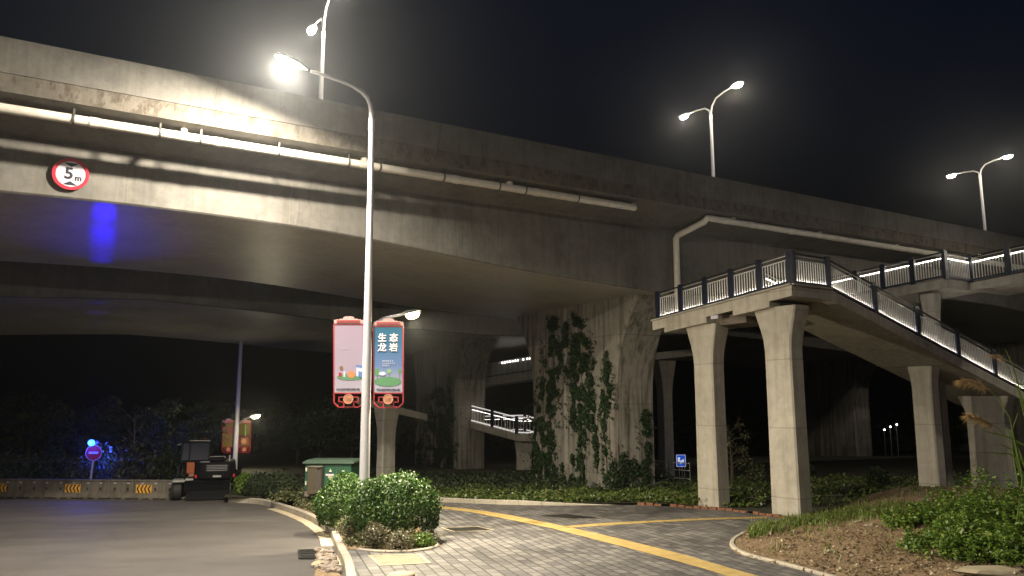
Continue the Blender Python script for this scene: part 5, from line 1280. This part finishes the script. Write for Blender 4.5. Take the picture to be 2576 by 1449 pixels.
# ------------------------------------------------------------------ planted mound at the right
def mg(px, py):      # pixel onto the mound
    a_, b_ = ray(px, py); Y = 12.
    while Y < 42:
        x, z = a_ * Y, CZ + b_ * Y
        g = gz(Y) + (mound_h(x, Y) if inpoly(x, Y, mpoly) else 0)
        if z <= g: return Vector((x, Y, g))
        Y += .06
    return G(px, py)
def blades(name, roots, L, wd, mat, lean=.5):
    b_v = []; b_f = []
    for p in roots:
        a = random.uniform(0, 6.283); l_ = L * random.uniform(.5, 1.3); dx, dy = math.cos(a), math.sin(a); w_ = wd * random.uniform(.7, 1.3); k = len(b_v); ln = lean * random.uniform(.2, 1.3)
        for f, ww in ((0, 1), (.5, .8)):
            c = Vector(p) + Vector((dx * ln * l_ * f * f, dy * ln * l_ * f * f, l_ * f * (1 - .2 * ln * f)))
            b_v += [(c.x - dy * w_ * ww, c.y + dx * w_ * ww, c.z), (c.x + dy * w_ * ww, c.y - dx * w_ * ww, c.z)]
        c = Vector(p) + Vector((dx * ln * l_, dy * ln * l_, l_ * (1 - .35 * ln))); b_v.append(tuple(c))
        b_f += [(k, k + 1, k + 3, k + 2), (k + 2, k + 3, k + 4)]
    me = bpy.data.meshes.new(name); me.from_pydata(b_v, [], b_f); me.materials.append(mat); return link(name, me)
roots = []
gpts = [(1885, 1343), (1920, 1335), (1960, 1327), (2000, 1318), (2040, 1312), (2085, 1304), (2130, 1298), (2180, 1290), (2230, 1285), (2280, 1283)]
for _ in range(5200):
    i = random.randrange(len(gpts) - 1); u = random.random(); px = gpts[i][0] + (gpts[i + 1][0] - gpts[i][0]) * u; py = gpts[i][1] + (gpts[i + 1][1] - gpts[i][1]) * u + random.gauss(0, 6)
    p = mg(px, py)
    if mnoise.noise((p.x * 1.3, p.y * 1.3, 7)) > -.2: roots.append(p - Vector((0, 0, .02)))
for _ in range(2500):
    x, y = random.uniform(7, 16), random.uniform(21, 29)
    if inpoly(x, y, mpoly) and mnoise.noise((x * .8, y * .8, 1)) > -.1: roots.append(gp(x, y, mound_h(x, y) - .02))
for _ in range(240):
    p = mg(random.uniform(1900, 2260), random.uniform(1345, 1430))
    if mnoise.noise((p.x * 2, p.y * 2, 9)) > .25: roots.append(p)
tag(blades('grass', roots, .30, .010, M['grass'], .9), kind='stuff')
P = []
for p in roots[:5200:3]:
    P.append((p.x, p.y, p.z + random.uniform(.03, .16)))
tag(leaf_mesh('mound_weeds', np.array(P), np.tile([0, -.2, 1.], (len(P), 1)), .085, M['leaf_bright'], None, .6, .6), kind='stuff')
# pebbles and litter on the bare soil, one mass; a few larger stones as things
b = MB()
for _ in range(2600):
    p = mg(random.uniform(1850, 2576), random.uniform(1330, 1452)); r = random.choice((.012, .015, .018, .022, .03, .04, .055)) * random.uniform(.6, 1.6)
    if not inpoly(p.x, p.y, mpoly) or mnoise.noise((p.x * .9, p.y * .9, 4)) < random.uniform(-.6, .25): continue
    a = random.random() * 6; d1 = Vector((math.cos(a), math.sin(a), random.uniform(-.2, .2))); d2 = Vector((-math.sin(a), math.cos(a), random.uniform(-.2, .2))); d3 = Vector((0, 0, 1)); u = lambda: r * random.uniform(.6, 1.3)
    vs = [p + d1 * u(), p + d2 * u() * .7, p - d1 * u(), p - d2 * u() * .7, p + d3 * u() * .6, p - d3 * r * .5]
    b.add(vs, [(0, 1, 4), (1, 2, 4), (2, 3, 4), (3, 0, 4), (1, 0, 5), (2, 1, 5), (3, 2, 5), (0, 3, 5)])
tag(b.build('pebbles', M['pebble']), kind='stuff')
P = []
while len(P) < 1500:
    p = mg(random.uniform(1850, 2576), random.uniform(1325, 1449))
    if inpoly(p.x, p.y, mpoly) and mnoise.noise((p.x * 1.1, p.y * 1.1, 8)) > -.25: P.append((p.x, p.y, p.z + .015))
tag(leaf_mesh('leaf_litter', np.array(P), np.tile([0, -.1, 1.], (len(P), 1)), .075, M['litter'], None, .5, .35), kind='stuff')
for i, (px, py, r) in enumerate([(2092, 1388, .13), (2190, 1322, .20), (2160, 1312, .14), (2145, 1400, .08), (2060, 1345, .08), (1995, 1395, .07)]):
    p = mg(px, py); tag(rock('pale_stone', p, (r, r * .6, r * .35), M['cream'] if i < 3 else M['stone'], 300 + i), ['flat pale stone in the middle of the bare soil', 'largest pale stone at the top of the soil mound', 'pale stone left of the largest one on the mound', 'small grey stone right of the flat pale stone', 'small grey stone below the grass edge of the mound', 'small grey stone near the mound kerb'][i], 'stone')
tag(rock('broken_slab', mg(2530, 1436), (1.0, .35, .10), M['slab'], 401), 'broken pale slab lying at the bottom right corner', 'slab')
def weedy(name, label, cat, base, rad, h, nst, nl, size, mat, group):
    base = Vector(base); t = thing(name, label, cat, base, 0, group); P = []; Nn = []; b = MB()
    for i in range(nst):
        a = random.uniform(0, 6.283); rr = rad * math.sqrt(random.random()); x, y = base.x + math.cos(a) * rr, base.y + math.sin(a) * rr * .8
        z = gz(y) + (mound_h(x, y) if inpoly(x, y, mpoly) else 0)
        hh = h * random.uniform(.45, 1.15) * (1 - .45 * (rr / rad) ** 2); ln = random.uniform(.1, .55) * hh; la = a + random.gauss(0, .8)
        pts = [Vector((x + math.cos(la) * ln * f * f, y + math.sin(la) * ln * f * f, z + hh * (f - .15 * f * f))) for f in (0, .25, .5, .75, 1)]
        if i % 4 == 0: b.tube([base, base.lerp(pts[1], .6) + Vector((0, 0, .02))] + pts[2:], [.010, .008, .005, .004, .002], 4)
        m = int(nl * (.5 + hh / h * .5))
        for _ in range(m):
            f = random.random() ** .6; k = min(3, int(f * 4)); p = pts[k].lerp(pts[k + 1], f * 4 - k)
            d = Vector((random.gauss(0, 1), random.gauss(0, 1), random.gauss(0, .45))); d.normalize(); P.append(p + d * size * random.uniform(.4, 1.3) * (1.25 - .5 * f)); Nn.append((d.x * .6, d.y * .6, 1.))
    b.build('stem', M['bark'], t); leaf_mesh('foliage', np.array([tuple(p) for p in P]), np.array(Nn), size, mat, t, .55, .45)
    return t
for i, (px, py, rr, hh, ns, lab) in enumerate([(2300, 1318, .70, .50, 45, 'low leafy weed at the left end of the mound plants'), (2352, 1375, .75, .55, 55, 'low leafy weed above the bare soil, right of the pale stones'), (2395, 1312, .9, .75, 60, 'leafy weed at the foot of the narrow stair column'), (2420, 1400, .85, .75, 65, 'leafy weed in the middle of the mound plants, close to the soil'), (2480, 1345, .95, 1.15, 75, 'tall leafy weed in the middle of the mound plants'), (2500, 1405, .8, .75, 60, 'leafy weed above the broken slab'), (2560, 1352, 1.1, 1.75, 90, 'tallest leafy weed at the right edge, below the reed'), (2590, 1410, .8, 1.0, 60, 'leafy weed cut by the right edge near the broken slab'), (2440, 1300, .9, .9, 55, 'leafy weed at the back of the mound, left of the tallest one')]):
    p = mg(px, py); weedy('leafy_weed', lab, 'weed', p, rr, hh, ns, 46, .085, M['leaf_bright'], 'leafy weeds on the soil mound')
# reed with plumes
rb = mg(2560, 1380); YR = rb.y
o = thing('reed', 'tall reed with two feathery plumes at the right edge', 'reed', rb)
stems = [[rb, atY(2572, 1200, YR), atY(2540, 1050, YR), atY(2505, 995, YR), atY(2478, 974, YR)], [rb + Vector((.1, .1, 0)), atY(2590, 1200, YR), atY(2580, 1060, YR), atY(2560, 980, YR), atY(2530, 910, YR)], [rb + Vector((-.05, .05, 0)), atY(2566, 1250, YR), atY(2545, 1120, YR), atY(2520, 1085, YR), atY(2498, 1070, YR)]]
for s_ in stems:
    b = MB(); b.tube(s_, [.016, .013, .010, .008, .006], 6); b.build('stem', M['grass'], o)
def plume(path, n, L):
    b_v = []; b_f = []
    pts = [atY(x, y, YR) for x, y in path]
    for _ in range(n):
        u = random.random() * (len(pts) - 1); i = int(u); p = pts[i].lerp(pts[i + 1], u - i); t_ = (pts[i + 1] - pts[i]).normalized()
        d = (t_ * random.uniform(.5, 1.2) + Vector((random.gauss(0, .35), random.gauss(0, .35), random.gauss(-.35, .3)))).normalized(); l_ = L * random.uniform(.4, 1.2); s_ = d.cross(Vector((0, 1, .2))).normalized() * .006; k = len(b_v)
        e = p + d * l_ - Vector((0, 0, l_ * .12)); b_v += [p - s_, p + s_, e]; b_f.append((k, k + 1, k + 2))
    me = bpy.data.meshes.new('plume'); me.from_pydata([tuple(v) for v in b_v], [], b_f); me.materials.append(M['reed']); link('plume', me, o)
plume([(2482, 977), (2462, 965), (2440, 957), (2418, 958)], 420, .22)
plume([(2500, 1072), (2480, 1060), (2455, 1046), (2440, 1044)], 420, .24)
plume([(2530, 908), (2515, 897), (2500, 893)], 160, .16)
def longleaf(path, w_):
    pts = [atY(x, y, YR + dy) for x, y, dy in path]; vs = []; n = len(pts)
    for i, p in enumerate(pts):
        t_ = (pts[min(i + 1, n - 1)] - pts[max(i - 1, 0)]).normalized(); s_ = t_.cross(Vector((0, 1, .5))).normalized() * w_ * (1 - (i / (n - 1)) ** 2 * .97); vs += [p - s_, p + s_ * 1.0 + Vector((0, .01, 0))]
    b = MB(); b.add(vs, [(2 * i, 2 * i + 1, 2 * i + 3, 2 * i + 2) for i in range(n - 1)]); b.build('leaf', M['grass'], o)
for pth in ([(2574, 1160, 0), (2540, 1142, 0), (2500, 1139, -.05), (2440, 1138, -.1)], [(2570, 1200, 0), (2545, 1130, 0), (2520, 1120, -.05), (2506, 1165, -.1)], [(2576, 1120, 0), (2540, 1100, 0), (2500, 1090, 0), (2470, 1083, 0)], [(2580, 1180, 0), (2550, 1100, .05), (2528, 1075, .1), (2500, 1105, .1)], [(2585, 1240, 0), (2560, 1150, 0), (2545, 1085, 0), (2560, 1040, 0)], [(2590, 1100, 0), (2570, 1000, 0), (2552, 930, 0), (2530, 880, 0)], [(2590, 1170, 0), (2610, 1000, 0), (2560, 960, 0), (2540, 990, 0)]):
    longleaf(pth, .022)
